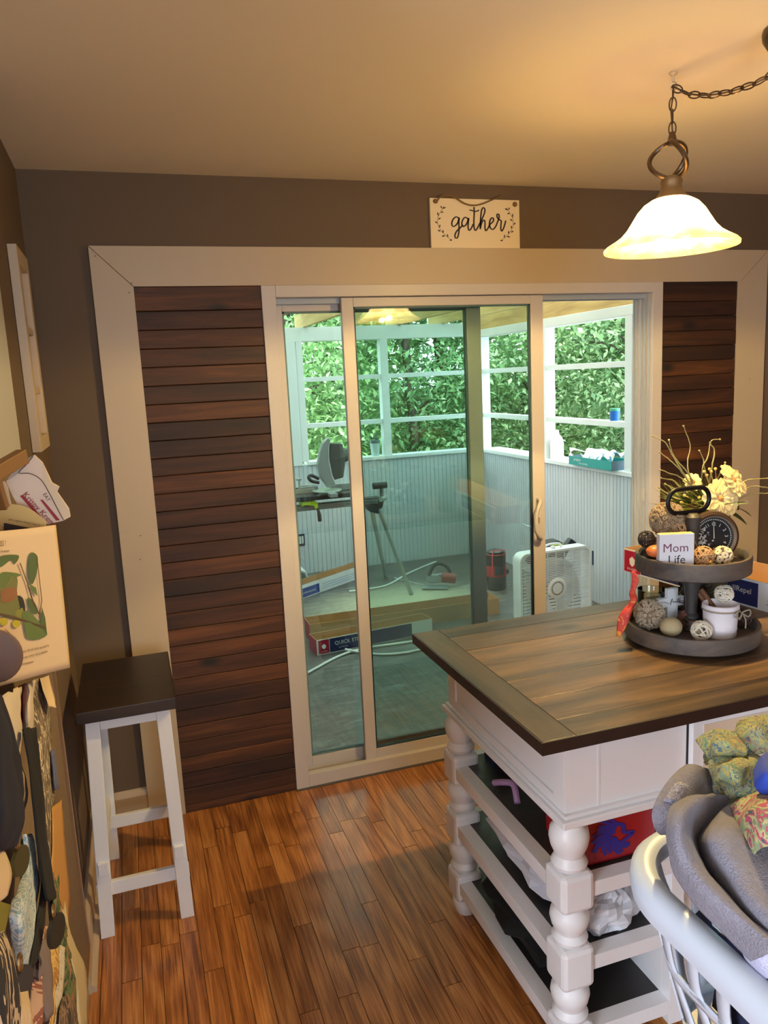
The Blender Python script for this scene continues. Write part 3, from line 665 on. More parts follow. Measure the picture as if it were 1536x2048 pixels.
nt.links.new(b.outputs[0], mxs.inputs[1]); nt.links.new(tl.outputs[0], mxs.inputs[2]); nt.links.new(mxs.outputs[0], nt.nodes['Material Output'].inputs['Surface'])
mbx.build('roof_sheet', ms_, rf)

# outlets
NAVYP = mat('dark_blue_outlet', (32, 46, 72), .4)
def outlet(p, ax, label):
    t = thing('wall_outlet', label, 'outlet', p)
    x, y, z = p
    if ax == 'y': a = MB().box(x-.033, x+.033, y-.006, y, z-.055, z+.055); c_ = MB().box(x-.020, x-.004, y-.0085, y-.006, z-.035, z+.035); d_ = MB().box(x+.004, x+.020, y-.0085, y-.006, z-.035, z+.035)
    else: a = MB().box(x-.006, x, y-.033, y+.033, z-.055, z+.055); c_ = MB().box(x-.0085, x-.006, y-.02, y-.004, z-.035, z+.035); d_ = MB().box(x-.0085, x-.006, y+.004, y+.02, z-.035, z+.035)
    a.build('box_plate', NAVYP, t); q = mat('outlet_white', (220, 222, 222), .4); c_.build('wire_tab', q, t); d_.build('wire_tab', q, t)
outlet((2.235, 3.9995, .23), 'y', 'open dark outlet box in the beadboard left of the saw stand legs')
outlet((4.0995, 2.06, .245), 'x', 'open dark blue outlet box on the right porch wall beside the fan')

# ------------------------------------------------------------------ saw on its stand
STEEL = mat('grey_steel', (126, 130, 132), .4, metal=.5); DARKM = mat('dark_cast_metal', (58, 60, 62), .5, metal=.3); LIME = mat('lime_plastic', (186, 214, 40), .45)
SILV = mat('pale_aluminium', (176, 182, 182), .35, metal=.6); BLKP = mat('black_plastic', (26, 28, 30), .45)
ss = thing('saw_stand', 'folding grey metal saw stand with splayed tube legs in the porch', 'stand', (2.4, 2.95, -.1))
q = MB(); q.box(1.80, 2.66, 2.90, 2.93, .685, .725); q.box(1.80, 2.66, 2.99, 3.02, .685, .725); q.build('rail', STEEL, ss, bevel=.006)
for sx, lab in ((2.66, 0), (1.84, 1)):
    sg_ = 1 if not lab else -1
    q = MB(); q.prism([(sx-.10*sg_, .735), (sx+.03*sg_, .735), (sx+.055*sg_, .715), (sx+.04*sg_, .66), (sx+.0*sg_, .60), (sx-.06*sg_, .62), (sx-.10*sg_, .67)], 'y', 2.905, 3.015); q.build('hinge_bracket', DARKM, ss, bevel=.006)
    MB().cone((sx+.01*sg_, 2.92, .64), (sx+.235*sg_, 2.855, -.098), .019, .017, 12).build('leg', SILV, ss, smooth=True)
    MB().cone((sx-.03*sg_, 3.0, .64), (sx+.225*sg_, 3.49, -.098), .019, .017, 12).build('leg', SILV, ss, smooth=True)
    q = MB(); q.cone((sx+.05*sg_, 2.955, .70), (sx+.05*sg_, 2.955, .80), .016, .016, 10); q.build('roller_post', STEEL, ss)
    MB().cone((sx+.075*sg_, 2.955, .72), (sx+.02*sg_, 2.89, .72), .02, .02, 12).build('lock_knob', SILV, ss, smooth=True)
    MB().cone((sx-.02*sg_, 2.955, .825), (sx+.095*sg_, 2.955, .825), .026, .026, 14).build('roller', DARKM, ss, smooth=True)
q = MB(); q.prism([(2.03, .765), (2.13, .765), (2.155, .745), (2.155, .69), (2.14, .685), (2.12, .725), (2.05, .735), (2.03, .725)], 'y', 2.875, 3.03); q.build('quick_mount', LIME, ss, bevel=.004)
MB().tube(spline([(2.15, 2.88, .70), (2.155, 2.86, .66), (2.157, 2.855, .60)], 4), [.012]*4+[.016]*4+[.014], 10).build('release_lever', BLKP, ss, smooth=True)
saw = thing('miter_saw', 'grey miter saw with raised blade guard on the saw stand', 'saw', (2.25, 2.96, .766))
q = MB(); q.box(1.98, 2.52, 2.86, 3.06, .768, .805); q.prism([(2.14, .805), (2.36, .805), (2.33, .826), (2.17, .826)], 'y', 2.80, 3.06); q.build('base', DARKM, saw, bevel=.006)
q = MB(); q.lathe([(0, 0), (.115, 0), (.118, .006), (.115, .012), (0, .014)], (2.25, 2.94, .822), 28); q.box(2.22, 2.28, 2.72, 2.86, .80, .83); q.build('turntable', SILV, saw, bevel=.003)
q = MB(); q.box(1.97, 2.20, 3.02, 3.04, .806, .862); q.box(2.30, 2.53, 3.02, 3.04, .806, .862); q.build('fence', SILV, saw, bevel=.004)
prof = [(.5, .02), (.42, .11), (.40, .21), (.43, .31), (.47, .38), (.53, .42), (.565, .405), (.54, .34), (.535, .24), (.56, .12), (.60, .04)]
q = MB(); q.prism([(2.25+(a-.5)*.72, .83+b_) for a, b_ in prof], 'y', 2.90, 2.955); q.build('blade_guard', SILV, saw, bevel=.008)
q = MB(); q.prism([(2.30, 1.20), (2.40, 1.19), (2.41, 1.02), (2.39, .92), (2.28, .90), (2.26, 1.0)], 'y', 2.93, 3.03); q.cone((2.32, 2.98, 1.06), (2.46, 2.98, 1.10), .052, .050, 18); q.build('motor_housing', mat('dark_grey_plastic', (70, 74, 74), .5), saw, bevel=.008)
q = MB(); q.tube(spline([(2.18, 2.92, .93), (2.12, 2.88, .965), (2.09, 2.86, .955), (2.11, 2.85, .925), (2.17, 2.87, .905)], 5), .013, 10); q.build('handle', BLKP, saw, smooth=True)
q = MB(); q.cone((2.03, 2.95, .86), (2.03, 2.95, .925), .006, .006, 8); q.cone((2.03, 2.95, .925), (2.03, 2.95, .94), .022, .022, 14); q.cone((2.04, 2.95, .88), (2.16, 2.95, .88), .007, .007, 8); q.build('hold_down_clamp', SILV, saw, smooth=True)

# ------------------------------------------------------------------ vacuum, fan, tools on the porch floor
VR = mat('red_plastic', (170, 34, 38), .35); VD = mat('smoked_black_plastic', (34, 38, 40), .22)
vc = thing('canister_vacuum', 'red and black upright canister on the porch floor left of the fan', 'vacuum', (3.60, 2.70, -.1))
MB().lathe([(0, .0), (.078, 0), (.084, .01), (.084, .11), (.080, .115), (0, .115)], (3.60, 2.70, -.0995), 28).build('base', VD, vc, smooth=True)
MB().lathe([(0, .116), (.083, .116), (.086, .125), (.086, .20), (.082, .208), (0, .208)], (3.60, 2.70, -.0995), 28).build('body', VR, vc, smooth=True)
MB().lathe([(0, .209), (.080, .209), (.083, .22), (.083, .30), (.074, .325), (.05, .333), (0, .334)], (3.60, 2.70, -.0995), 28).build('dust_cup', VD, vc, smooth=True)
q = MB(); q.tube([(3.60+.0865*math.cos(t), 2.70+.0865*math.sin(t), .205) for t in [2*PI*i/28 for i in range(28)]], .0035, 6, closed=True); q.tube(spline([(3.540, 2.637, .03), (3.535, 2.633, .12), (3.537, 2.634, .20), (3.56, 2.66, .236)], 4), .006, 8); q.tube(spline([(3.535, 2.66, .236), (3.60, 2.625, .245), (3.66, 2.65, .236)], 4), .004, 6); q.build('red_trim', mat('pinkish_red_trim', (214, 78, 84), .4), vc, smooth=True)
MB().obox((3.585, 2.611, .075), (.075, .012, .075)).build('window', mat('dark_teal_window', (30, 62, 66), .15), vc, bevel=.008)
MB().cone((3.69, 2.72, .03), (3.72, 2.72, .03), .03, .022, 12).build('port', VD, vc, smooth=True)

FANW = mat('white_fan_plastic', (232, 236, 240), .35)
fan = thing('box_fan', 'white square box fan standing on the porch floor behind the island', 'fan', (3.58, 1.75, -.1), .06)
FC = Vector((0, 0, .27)); FW, FH = .30, .265
def rr_(w_, h_, r, k=6):
    P = []
    for cx, cz, a0 in ((w_-r, h_-r, 0), (-w_+r, h_-r, PI/2), (-w_+r, -h_+r, PI), (w_-r, -h_+r, 1.5*PI)):
        for i in range(k+1): t = a0+PI/2*i/k; P.append((cx+r*math.cos(t), cz+r*math.sin(t)))
    return P
q = MB(); rings_ = []
for (w_, h_, y, r) in ((FW, FH, -.05, .06), (FW, FH, .05, .06), (FW-.022, FH-.022, .05, .045), (FW-.022, FH-.022, -.03, .045), (FW-.016, FH-.016, -.05, .05)):
    rings_.append([(x, y, z+FC.z) for x, z in rr_(w_, h_, r)])
n_ = len(rings_[0]); vs = [p for r in rings_ for p in r]; fs = []
for i in range(5):
    j = (i+1) % 5
    for k in range(n_): fs.append((i*n_+k, i*n_+(k+1) % n_, j*n_+(k+1) % n_, j*n_+k))
q.add(vs, fs); q.build('housing', FANW, fan, world=False, smooth=True)
q = MB(); z = .035
while z < .515:
    hx = FW-.03
    q.box(-hx, hx, -.047, -.043, z-.0022, z+.0022); z += .0125
for x in (-.21, -.14, -.07, 0, .07, .14, .21): q.box(x-.0022, x+.0022, -.0425, -.039, .03, .515)
o = q.build('grille', FANW, fan, world=False); o['kind'] = 'stuff'
q = MB(); z = .035
while z < .515: q.box(-FW+.03, FW-.03, .040, .043, z-.0022, z+.0022); z += .025
o = q.build('rear_grille', FANW, fan, world=False); o['kind'] = 'stuff'
q = MB(); q.lathe([(0, 0), (.075, 0), (.078, .003), (.072, .006), (.05, .007), (.028, .009), (0, .009)], (0, 0, 0), 36); q.v = [(x, -.048-z, y+.255) for x, y, z in q.v]; q.build('hub_plate', FANW, fan, world=False, smooth=True)
q = MB()
for i in range(30):
    t = 2*PI*i/30; q.obox((.046*math.cos(t), -.0555, .255+.046*math.sin(t)), (.013, .002, .0045), Matrix.Rotation(-t, 3, 'Y'))
o = q.build('hub_slots', DARKM, fan, world=False); o['kind'] = 'stuff'
for k in range(5):
    a0 = 2*PI*k/5+.3; ctrl = []
    for r in (.05, .12, .19, .215):
        ctrl.append([((r*math.cos(a0+s*(.28+.5*r/.2))), .018*s*2, .255+r*math.sin(a0+s*(.28+.5*r/.2))) for s in (-1, -.3, .4, 1)])
    MB().grid(surf(ctrl, 3, 3)).build('blade', mat('pale_blade', (206, 212, 220), .4), fan, world=False, smooth=True, solid=.002)
q = MB(); q.tube(spline([(-.07, 0, .536), (-.06, 0, .562), (0, 0, .570), (.06, 0, .562), (.07, 0, .536)], 4), .008, 8); q.build('carry_handle', FANW, fan, world=False, smooth=True)
MB().cone((.0, -.001, .536), (.0, -.001, .552), .018, .016, 14).build('switch_knob', FANW, fan, world=False, smooth=True)

tl_ = thing('cordless_blower', 'dark grey power tool with lime vents behind the box fan', 'power tool', (3.88, 2.30, -.1))
q = MB(); q.prism([(3.79, -.0995), (4.0, -.0995), (4.0, .05), (3.985, .20), (3.97, .335), (3.93, .36), (3.85, .355), (3.80, .30), (3.775, .1)], 'y', 2.24, 2.36); q.build('body', mat('charcoal_plastic', (62, 66, 66), .5), tl_, bevel=.012)
q = MB(); q.box(3.86, 3.965, 2.236, 2.24, .285, .335); q.build('vent_panel', LIME, tl_, bevel=.002)
for i in range(7): MB().box(3.87+.013*i, 3.876+.013*i, 2.2345, 2.236, .29, .325).build('vent_slot', BLKP, tl_)
MB().beam((3.80, 2.28, .33), (3.66, 2.26, .21), .05, .045).build('nozzle', BLKP, tl_, bevel=.006)
q = MB(); q.beam((3.99, 2.30, .22), (4.035, 2.29, .31), .05, .05); q.obox((4.05, 2.28, .315), (.07, .06, .07), Matrix.Rotation(.7, 3, 'Y')); q.build('battery_grip', BLKP, tl_, bevel=.008)

cs = thing('circular_saw', 'circular saw lying on the dusty porch floor', 'saw', (3.22, 3.0, -.1))
q = MB(); q.lathe([(0, -.012), (.085, -.012), (.09, 0), (.085, .012), (0, .012)], (0, 0, 0), 26); q.v = [(x*.75+y*.5+3.18, z+3.02-.3*x, abs(y)*.9+.0+max(0, x)*.2-.085+.01) for x, y, z in q.v]; q.build('blade_guard', SILV, cs, smooth=True)
MB().cone((3.22, 2.97, -.015), (3.33, 2.93, -.035), .046, .042, 18).build('motor', mat('faded_red_plastic', (150, 60, 54), .4), cs, smooth=True)
MB().tube(spline([(3.12, 3.02, .0), (3.16, 3.0, .085), (3.22, 2.99, .10), (3.28, 2.98, .06), (3.30, 2.97, -.01)], 5), .016, 10).build('handle', DARKM, cs, smooth=True)
MB().obox((3.15, 2.95, -.088), (.22, .12, .006), Matrix.Rotation(-.5, 3, 'Z')).build('shoe', SILV, cs)
cs['label'] = 'circular saw with dull red motor lying on the dusty porch floor'

# flooring cartons (open cardboard trays)
WLAB = mat('white_printed_card', (226, 228, 232), .7); NAVYC = mat('navy_print', (34, 38, 92), .6); CRIM = mat('crimson_print', (176, 24, 64), .6); WPR = mat('white_print', (238, 238, 236), .6); GPR = mat('small_grey_print', (120, 124, 140), .7)
def carton(label, loc, rz, L, W, H, group=None, name='flooring_carton', outer=None):
    WLAB = outer or globals()['WLAB']
    t = thing(name, label, 'carton', loc, rz, group)
    MB().box(0, L, 0, W, 0, .003).build('bottom', CARD, t, world=False)
    q = MB(); q.box(0, L, 0, .003, .003, H, 0); q.box(0, L, -.0008, 0, 0, H, 1); q.build('long_side', [CARD, WLAB], t, world=False)
    q = MB(); q.box(0, L, W-.003, W, .003, H, 0); q.box(0, L, W, W+.0008, 0, H, 1); q.build('long_side', [CARD, WLAB], t, world=False)
    for x in (0, L-.003):
        q = MB(); q.box(x, x+.003, .003, W-.003, .003, H, 0); xo = x-.0008 if x == 0 else x+.003; q.box(xo, xo+.0008, 0, W, 0, H, 1); q.build('short_side', [CARD, CRIM], t, world=False)
    return t
# back one
c1 = carton('long white and cardboard carton against the back porch wall, blue label at its end', (2.00, 3.15, -.0995), .58, .92, .15, .115)
MB().box(.01, .26, -.0016, -.0009, .008, .085).build('blue_label', mat('blue_label_print', (60, 76, 150), .6), c1, world=False)
q = MB()
for i in range(3): q.box(.30, .88, -.0016, -.0009, .025+.02*i, .030+.02*i)
q.build('small_print', mat('pale_blue_print', (160, 172, 206), .7), c1, world=False)
text([('underlayment', .03, c1.matrix_basis @ frame_m((.135, -.0022, .045), (1, 0, 0), (0, 0, 1)))], 'lettering', WPR, c1)
c2 = carton('empty open carton with crimson end lying behind the quick label carton', (1.86, 2.10, -.0995), -.02, 1.45, .19, .12, outer=CARD)
c3 = carton('nearest open flooring carton, crimson and navy with the words quick', (1.835, 1.80, -.0995), .10, .86, .15, .105)
q = MB(); q.box(.012, .088, -.0016, -.0009, .006, .099); q.build('crimson_label', CRIM, c3, world=False)
q = MB(); q.box(.092, .70, -.0016, -.0009, .006, .099); q.build('navy_label', NAVYC, c3, world=False)
q = MB(); q.prism([(.035, .06), (.05, .072), (.065, .06), (.063, .045), (.05, .036), (.037, .045)], 'y', -.0024, -.0017); q.build('shield_emblem', WPR, c3, world=False)
text([('QUICK STICK', .036, c3.matrix_basis @ frame_m((.235, -.0026, .062), (1, 0, 0), (0, 0, 1))), ('peel & place', .014, c3.matrix_basis @ frame_m((.19, -.0026, .03), (1, 0, 0), (0, 0, 1))), ('SPILLREPEL', .010, c3.matrix_basis @ frame_m((.05, -.0026, .02), (1, 0, 0), (0, 0, 1)))], 'lettering', WPR, c3)

WH = mat('white_plastic_tube', (232, 234, 232), .4)
for lab, P in (('white flexible strip curling from the left over the porch floor before the cartons', [(1.50, 1.35, -.091), (1.72, 1.52, -.091), (1.95, 1.70, -.091), (2.15, 1.77, -.091), (2.45, 1.76, -.091), (2.75, 1.74, -.091)]),
               ('white strip bending in a wide curve nearest the door glass', [(2.02, 1.77, -.075), (2.12, 1.70, -.091), (2.25, 1.60, -.091), (2.45, 1.58, -.091), (2.75, 1.66, -.091)]),
               ('long white strip running diagonally under the saw stand', [(2.45, 3.18, -.091), (2.78, 3.20, -.091), (3.1, 3.50, -.091), (3.5, 3.80, -.091)]),
               ('thin white strip between saw stand foot and circular saw', [(2.95, 3.45, -.0985), (3.03, 3.25, -.0985), (3.10, 3.10, -.0985)])):
    tag(MB().tube(spline(P, 6), .0085 if 'thin' not in lab else .004, 8).build('trim_strip', WH, smooth=True), lab, 'strip')
q = MB(); pr_ = [(0, 0), (.0, .13), (.02, .15), (.15, .15), (.19, .13), (.20, .09), (.20, 0), (.185, 0), (.185, .085), (.175, .115), (.15, .13), (.07, .13), (.055, .11), (.055, 0)]
q.prism([(1.98+a, -.0995+b_) for a, b_ in pr_], 'y', 3.55, 3.78); tag(q.build('downspout_elbow', PORW, bevel=.004), 'white bent downspout piece standing by the back porch wall', 'pipe')

# things on the porch ledges
cup = thing('shaker_cup', 'clear shaker cup with dark lid on the back porch ledge', 'cup', (3.02, 4.05, .958))
MB().lathe([(0, 0), (.034, 0), (.037, .004), (.047, .12), (.045, .12), (.034, .006), (0, .004)], (3.02, 4.05, .9575), 24).build('cup', mat('frosted_cup', (196, 214, 214), .3), cup, smooth=True)
MB().lathe([(0, .121), (.050, .121), (.050, .143), (.044, .150), (0, .152)], (3.02, 4.05, .9575), 24).build('lid', mat('teal_dark_lid', (70, 92, 96), .4), cup, smooth=True)
q = MB(); q.cone((3.04, 4.05, 1.10), (3.04, 4.05, 1.125), .012, .01, 10); q.tube(spline([(3.05, 4.05, 1.12), (3.0, 4.05, 1.128), (2.965, 4.05, 1.145)], 4), .007, 8); q.build('spout_cap', mat('teal_dark_lid', (70, 92, 96), .4), cup, smooth=True)
jug = MB(); jug.lathe([(0, 0), (.05, 0), (.056, .01), (.056, .13), (.045, .17), (.022, .20), (.018, .215), (.018, .235), (0, .236)], (4.165, 2.66, .9575), 22); tag(jug.build('white_bottle', mat('bright_white_plastic', (244, 244, 244), .4), smooth=True), 'white plastic bottle on the right porch ledge beside the middle post', 'bottle')
TEAL = mat('teal_carton', (24, 150, 146), .5); TLD = mat('slate_blue_carton', (86, 112, 128), .5)
tb_ = thing('teal_box', 'open teal printed box overhanging the right porch ledge', 'box', (4.12, 2.0, .958), 0)
q = MB(); q.box(4.03, 4.033, 1.70, 2.26, .9585, 1.025); q.box(4.21, 4.213, 1.70, 2.26, .9585, 1.025); q.build('side', TEAL, tb_)
q = MB(); q.box(4.033, 4.21, 1.70, 2.26, .9578, .9605, 0); q.box(4.033, 4.21, 2.257, 2.26, .96, 1.025, 1); q.box(4.033, 4.21, 1.70, 1.703, .96, 1.025, 1); q.build('tray', [TEAL, TLD], tb_)
q = MB(); q.grid(surf([[(4.03, 2.26, 1.025), (4.10, 2.30, 1.06), (4.21, 2.26, 1.03)], [(4.03, 2.20, 1.026), (4.10, 2.36, 1.075), (4.21, 2.33, 1.04)]], 3, 3)); q.build('open_flap', WLAB, tb_, solid=.002)
text([('project', .032, frame_m((4.0292, 2.14, 1.003), (0, -1, 0), (0, 0, 1))), ('floor covering', .02, frame_m((4.0292, 2.06, .978), (0, -1, 0), (0, 0, 1)))], 'lettering', WPR, tb_)
rg = MB(); P = surf([[(4.06, 1.74+.1*j, 1.0+.05*math.sin(j*1.9+i)) for j in range(5)] if i == 0 else [(4.06+.03*i, 1.74+.1*j, 1.03+.055*abs(math.sin(j*1.3+i*1.1))) for j in range(5)] for i in range(5)], 3, 4, jitter=.012, seed=3, nscale=18)
rg.grid(P); tag(rg.build('plastic_wrap', pattern('crumpled_white_blue', [(236, 240, 244), (240, 242, 244), (228, 236, 242), (90, 150, 190), (236, 238, 242)], 9), smooth=True, solid=.003), 'crumpled white and blue plastic wrap in the teal box', 'wrap')
bc = MB(); bc.lathe([(0, 0), (.034, 0), (.037, .07), (.037, .088), (0, .088)], (4.148, 1.83, 1.3045), 22); o = bc.build('paint_cup', [mat('bright_blue_paint_cup', (30, 104, 196), .4), mat('green_band', (80, 170, 130), .4)], smooth=True); tag(o, 'blue cup with green rim on the middle rail of the right porch side', 'cup')
for p in o.data.polygons:
    if p.center.z > 1.375: p.material_index = 1
jr = thing('storage_jar', 'yellow and brown labelled jar on the porch rail next to the door jamb', 'jar', (4.148, 1.585+.03, 1.305))
MB().lathe([(0, 0), (.033, 0), (.035, .01), (.035, .115), (.028, .13), (0, .13)], (4.148, 1.61, 1.3045), 22).build('jar', mat('brown_glass', (84, 56, 36), .3), jr, smooth=True)
MB().lathe([(.0355, .03), (.0357, .031), (.0357, .088), (.0355, .089)], (4.148, 1.61, 1.3045), 22).build('label_band', mat('yellow_label', (206, 176, 70), .5), jr, smooth=True)
MB().lathe([(0, .1305), (.03, .1305), (.03, .15), (0, .15)], (4.148, 1.61, 1.3045), 22).build('lid', WH, jr, smooth=True)
pp = thing('ledge_plant', 'bright green leaf plant in dark pot on the porch ledge by the jamb', 'plant', (4.13, 1.50, .9575))
MB().lathe([(0, 0), (.035, 0), (.045, .06), (.042, .06), (0, .05)], (4.14, 1.45, .9575), 18).build('pot', mat('dark_slate_pot', (54, 60, 72), .5), pp, smooth=True)
for k, (a_, L) in enumerate(((1.75, .12), (2.3, .10), (3.0, .09), (1.2, .08))):
    d = Vector((math.cos(a_)*.6, math.sin(a_), 0)); c = Vector((4.13, 1.47, 1.02)); sd2 = Vector((-d.y, d.x, 0))
    ctrl = [[c+sd2*s*.004 for s in (-1, 0, 1)], [c+d*L*.35+sd2*s*.034+Vector((0, 0, .012-abs(s)*.008)) for s in (-1, 0, 1)], [c+d*L*.75+sd2*s*.026+Vector((0, 0, -.03-abs(s)*.006)) for s in (-1, 0, 1)], [c+d*L+sd2*s*.002+Vector((0, 0, -.07)) for s in (-1, 0, 1)]]
    MB().grid(surf(ctrl, 3, 3)).build('leaf', mat('bright_leaf_green', (112, 190, 50), .4), pp, smooth=True, solid=.001)

# ================================================================== THE WOODS
GR = mat('forest_ground', (86, 90, 54), .95, bump=.8, bscale=8, var=.5, vscale=1.5)
gm = MB(); P = []
for i in range(31):
    row = []
    for j in range(31):
        X = -12+44*i/30; Y = .3+36*j/30; d = max(0, math.hypot(X-3, Y-2)-6)
        row.append((X, Y, -.9+.06*d+.25*mnoise.noise(Vector((X*.3, Y*.3, 0)))))
    P.append(row)
gm.grid(P).build('ground', GR, smooth=True)['kind'] = 'structure'
def leafmat(name, c1, c2, c3):
    m, nt, b = mk(name); N = nt.nodes.new; Lk = nt.links.new
    g = N('ShaderNodeNewGeometry'); r = ramp(nt, [(0, c1), (.5, c2), (1, c3)]); Lk(g.outputs['Random Per Island'], r.inputs[0])
    Lk(r.outputs[0], b.inputs['Base Color']); b.inputs['Roughness'].default_value = .42
    t = N('ShaderNodeBsdfTranslucent'); Lk(r.outputs[0], t.inputs[0]); mx = N('ShaderNodeMixShader'); mx.inputs[0].default_value = .38
    Lk(b.outputs[0], mx.inputs[1]); Lk(t.outputs[0], mx.inputs[2]); Lk(mx.outputs[0], nt.nodes['Material Output'].inputs['Surface']); return m
LM = [leafmat('leaf_fresh', (104, 146, 92), (150, 190, 126), (200, 224, 176)), leafmat('leaf_deep', (92, 132, 92), (132, 172, 122), (182, 210, 166)), leafmat('leaf_pale', (140, 176, 130), (188, 212, 172), (228, 238, 216))]
BARK = wood('tree_bark', [(.3, (60, 52, 46)), (.6, (104, 94, 84)), (.8, (140, 130, 118))], 'Z', rough=.95, grain=10, stretch=.2, rand=.3, bump=.8)
rng = np.random.RandomState(11)
def leaves(centers, rad, n, size, droop=.35):
    c = centers[rng.randint(0, len(centers), n)] + rng.normal(0, 1, (n, 3))*rad
    az = rng.uniform(0, 2*PI, n); el = rng.normal(-droop, .45, n)
    d = np.stack([np.cos(az)*np.cos(el), np.sin(az)*np.cos(el), np.sin(el)], 1)
    up = np.array([0, 0, 1.0]) + rng.normal(0, .45, (n, 3)); s = np.cross(d, up); s /= np.linalg.norm(s, axis=1)[:, None]+1e-9
    nn = np.cross(s, d); L = size*rng.uniform(.6, 1.35, n)[:, None]; W = L*.24
    tip = c+d*L-nn*L*.12; m1 = c+d*L*.45+s*W+nn*L*.05; m2 = c+d*L*.45-s*W+nn*L*.05; mc = c+d*L*.45
    v = np.stack([c, m1, tip, m2], 1).reshape(-1, 3)
    i = np.arange(n)*4
    f = np.stack([i, i+1, i+2, i, i+2, i+3], 1).reshape(-1, 3)
    return v, f
def tree(x, y, h, cr, zc, n, size, m, label, trunk=.12, ncl=70, rad=.28, lean=0):
    t = thing('leafy_tree', label, 'tree', (x, y, -.85), 0, 'trees beyond the porch')
    tk = MB(); pts = spline([(x, y, -1.6), (x+.05+lean*.3, y, .5), (x-.05+lean*.7, y+.1, h*.6), (x+lean, y, h)], 4); k = len(pts)
    tk.tube(pts, [trunk*(1-.75*i/(k-1)) for i in range(k)], 10)
    tk.build('trunk', BARK, t, smooth=True)
    a = rng.uniform(0, 2*PI, ncl); u = rng.uniform(-1, 1, ncl); rr2 = rng.uniform(.55, 1, ncl)
    cen = np.stack([x+cr*rr2*np.sqrt(1-u*u)*np.cos(a), y+cr*rr2*np.sqrt(1-u*u)*np.sin(a), zc[0]+(zc[1]-zc[0])*(u+1)/2], 1)
    bq = MB()
    for c in cen[:14]: bq.tube(spline([(x, y, max(c[2]-.5, -.3)), ((x+c[0])/2, (y+c[1])/2, c[2]-.05), tuple(c)], 2), [.03, .024, .018, .012, .006], 5)
    o = bq.build('branches', BARK, t); o['kind'] = 'stuff'
    v, f = leaves(cen, rad, n, size)
    v = v - np.array([x, y, -.85])
    me = bpy.data.meshes.new('foliage'); me.vertices.add(len(v)); me.vertices.foreach_set('co', v.astype(np.float32).ravel())
    me.loops.add(f.size); me.loops.foreach_set('vertex_index', f.astype(np.int32).ravel()); me.polygons.add(len(f)); me.polygons.foreach_set('loop_start', (np.arange(len(f))*3).astype(np.int32))
    me.update(calc_edges=True); me.validate(); me.materials.append(m)
    o = bpy.data.objects.new('foliage', me); COL.objects.link(o); o.parent = t; o['kind'] = 'stuff'
    return t
near = [
 (3.2, 8.4, 4.6, 1.5, (-.3, 4.4), 13000, .115, 0, 'leafy tree behind the left half of the back porch opening', .13),
 (5.2, 8.9, 5.0, 1.5, (-.2, 4.6), 14000, .115, 1, 'leafy tree behind the middle post of the back porch opening', .12),
 (7.4, 8.8, 5.2, 1.6, (-.6, 4.6), 13000, .115, 0, 'leafy tree behind the right corner of the porch', .12),
 (8.3, 7.0, 4.4, 1.3, (.1, 4.2), 12000, .11, 1, 'leafy tree seen through the right stile of the sliding panel', .10),
 (8.6, 4.6, 4.8, 1.35, (.9, 4.4), 12000, .14, 2, 'pale long leaved tree nearest the right porch side', .10),
 (10.2, 6.4, 5.4, 1.5, (.6, 5.0), 12000, .14, 0, 'tree with grey trunk seen through the open doorway', .20),
 (10.8, 4.4, 5.0, 1.5, (.2, 4.6), 10000, .14, 1, 'leafy tree at the right edge of the open doorway', .14)]
for a in near: tree(a[0], a[1], a[2], a[3], a[4], a[5], a[6], LM[a[7]], a[8], a[9])
far = [(2.4, 12.0), (4.8, 13.0), (7.4, 12.8), (9.8, 12.0), (12.0, 10.2), (13.8, 7.8), (14.5, 5.2), (6.0, 15.5), (11.0, 14.5), (15.5, 11.0)]
for i, (x, y) in enumerate(far):
    lab = ['far leafy tree closing the view at the left end of the back opening', 'far tree behind the left trees, darker and taller', 'far tree closing the gap near the porch corner', 'far dense tree behind the porch corner tree', 'far tree behind the grey trunk tree', 'far dense tree right of the grey trunk tree', 'farthest right tree beyond the doorway', 'tallest far tree behind the middle post', 'far pale tree deep in the woods behind the corner', 'farthest tree deep in the woods right of the corner'][i]
    tree(x, y, 7.5, 2.1, (-.4, 7), 7000, .22, LM[(i*2+1) % 3 if i % 2 else 1], lab, .22, ncl=90, rad=.45)

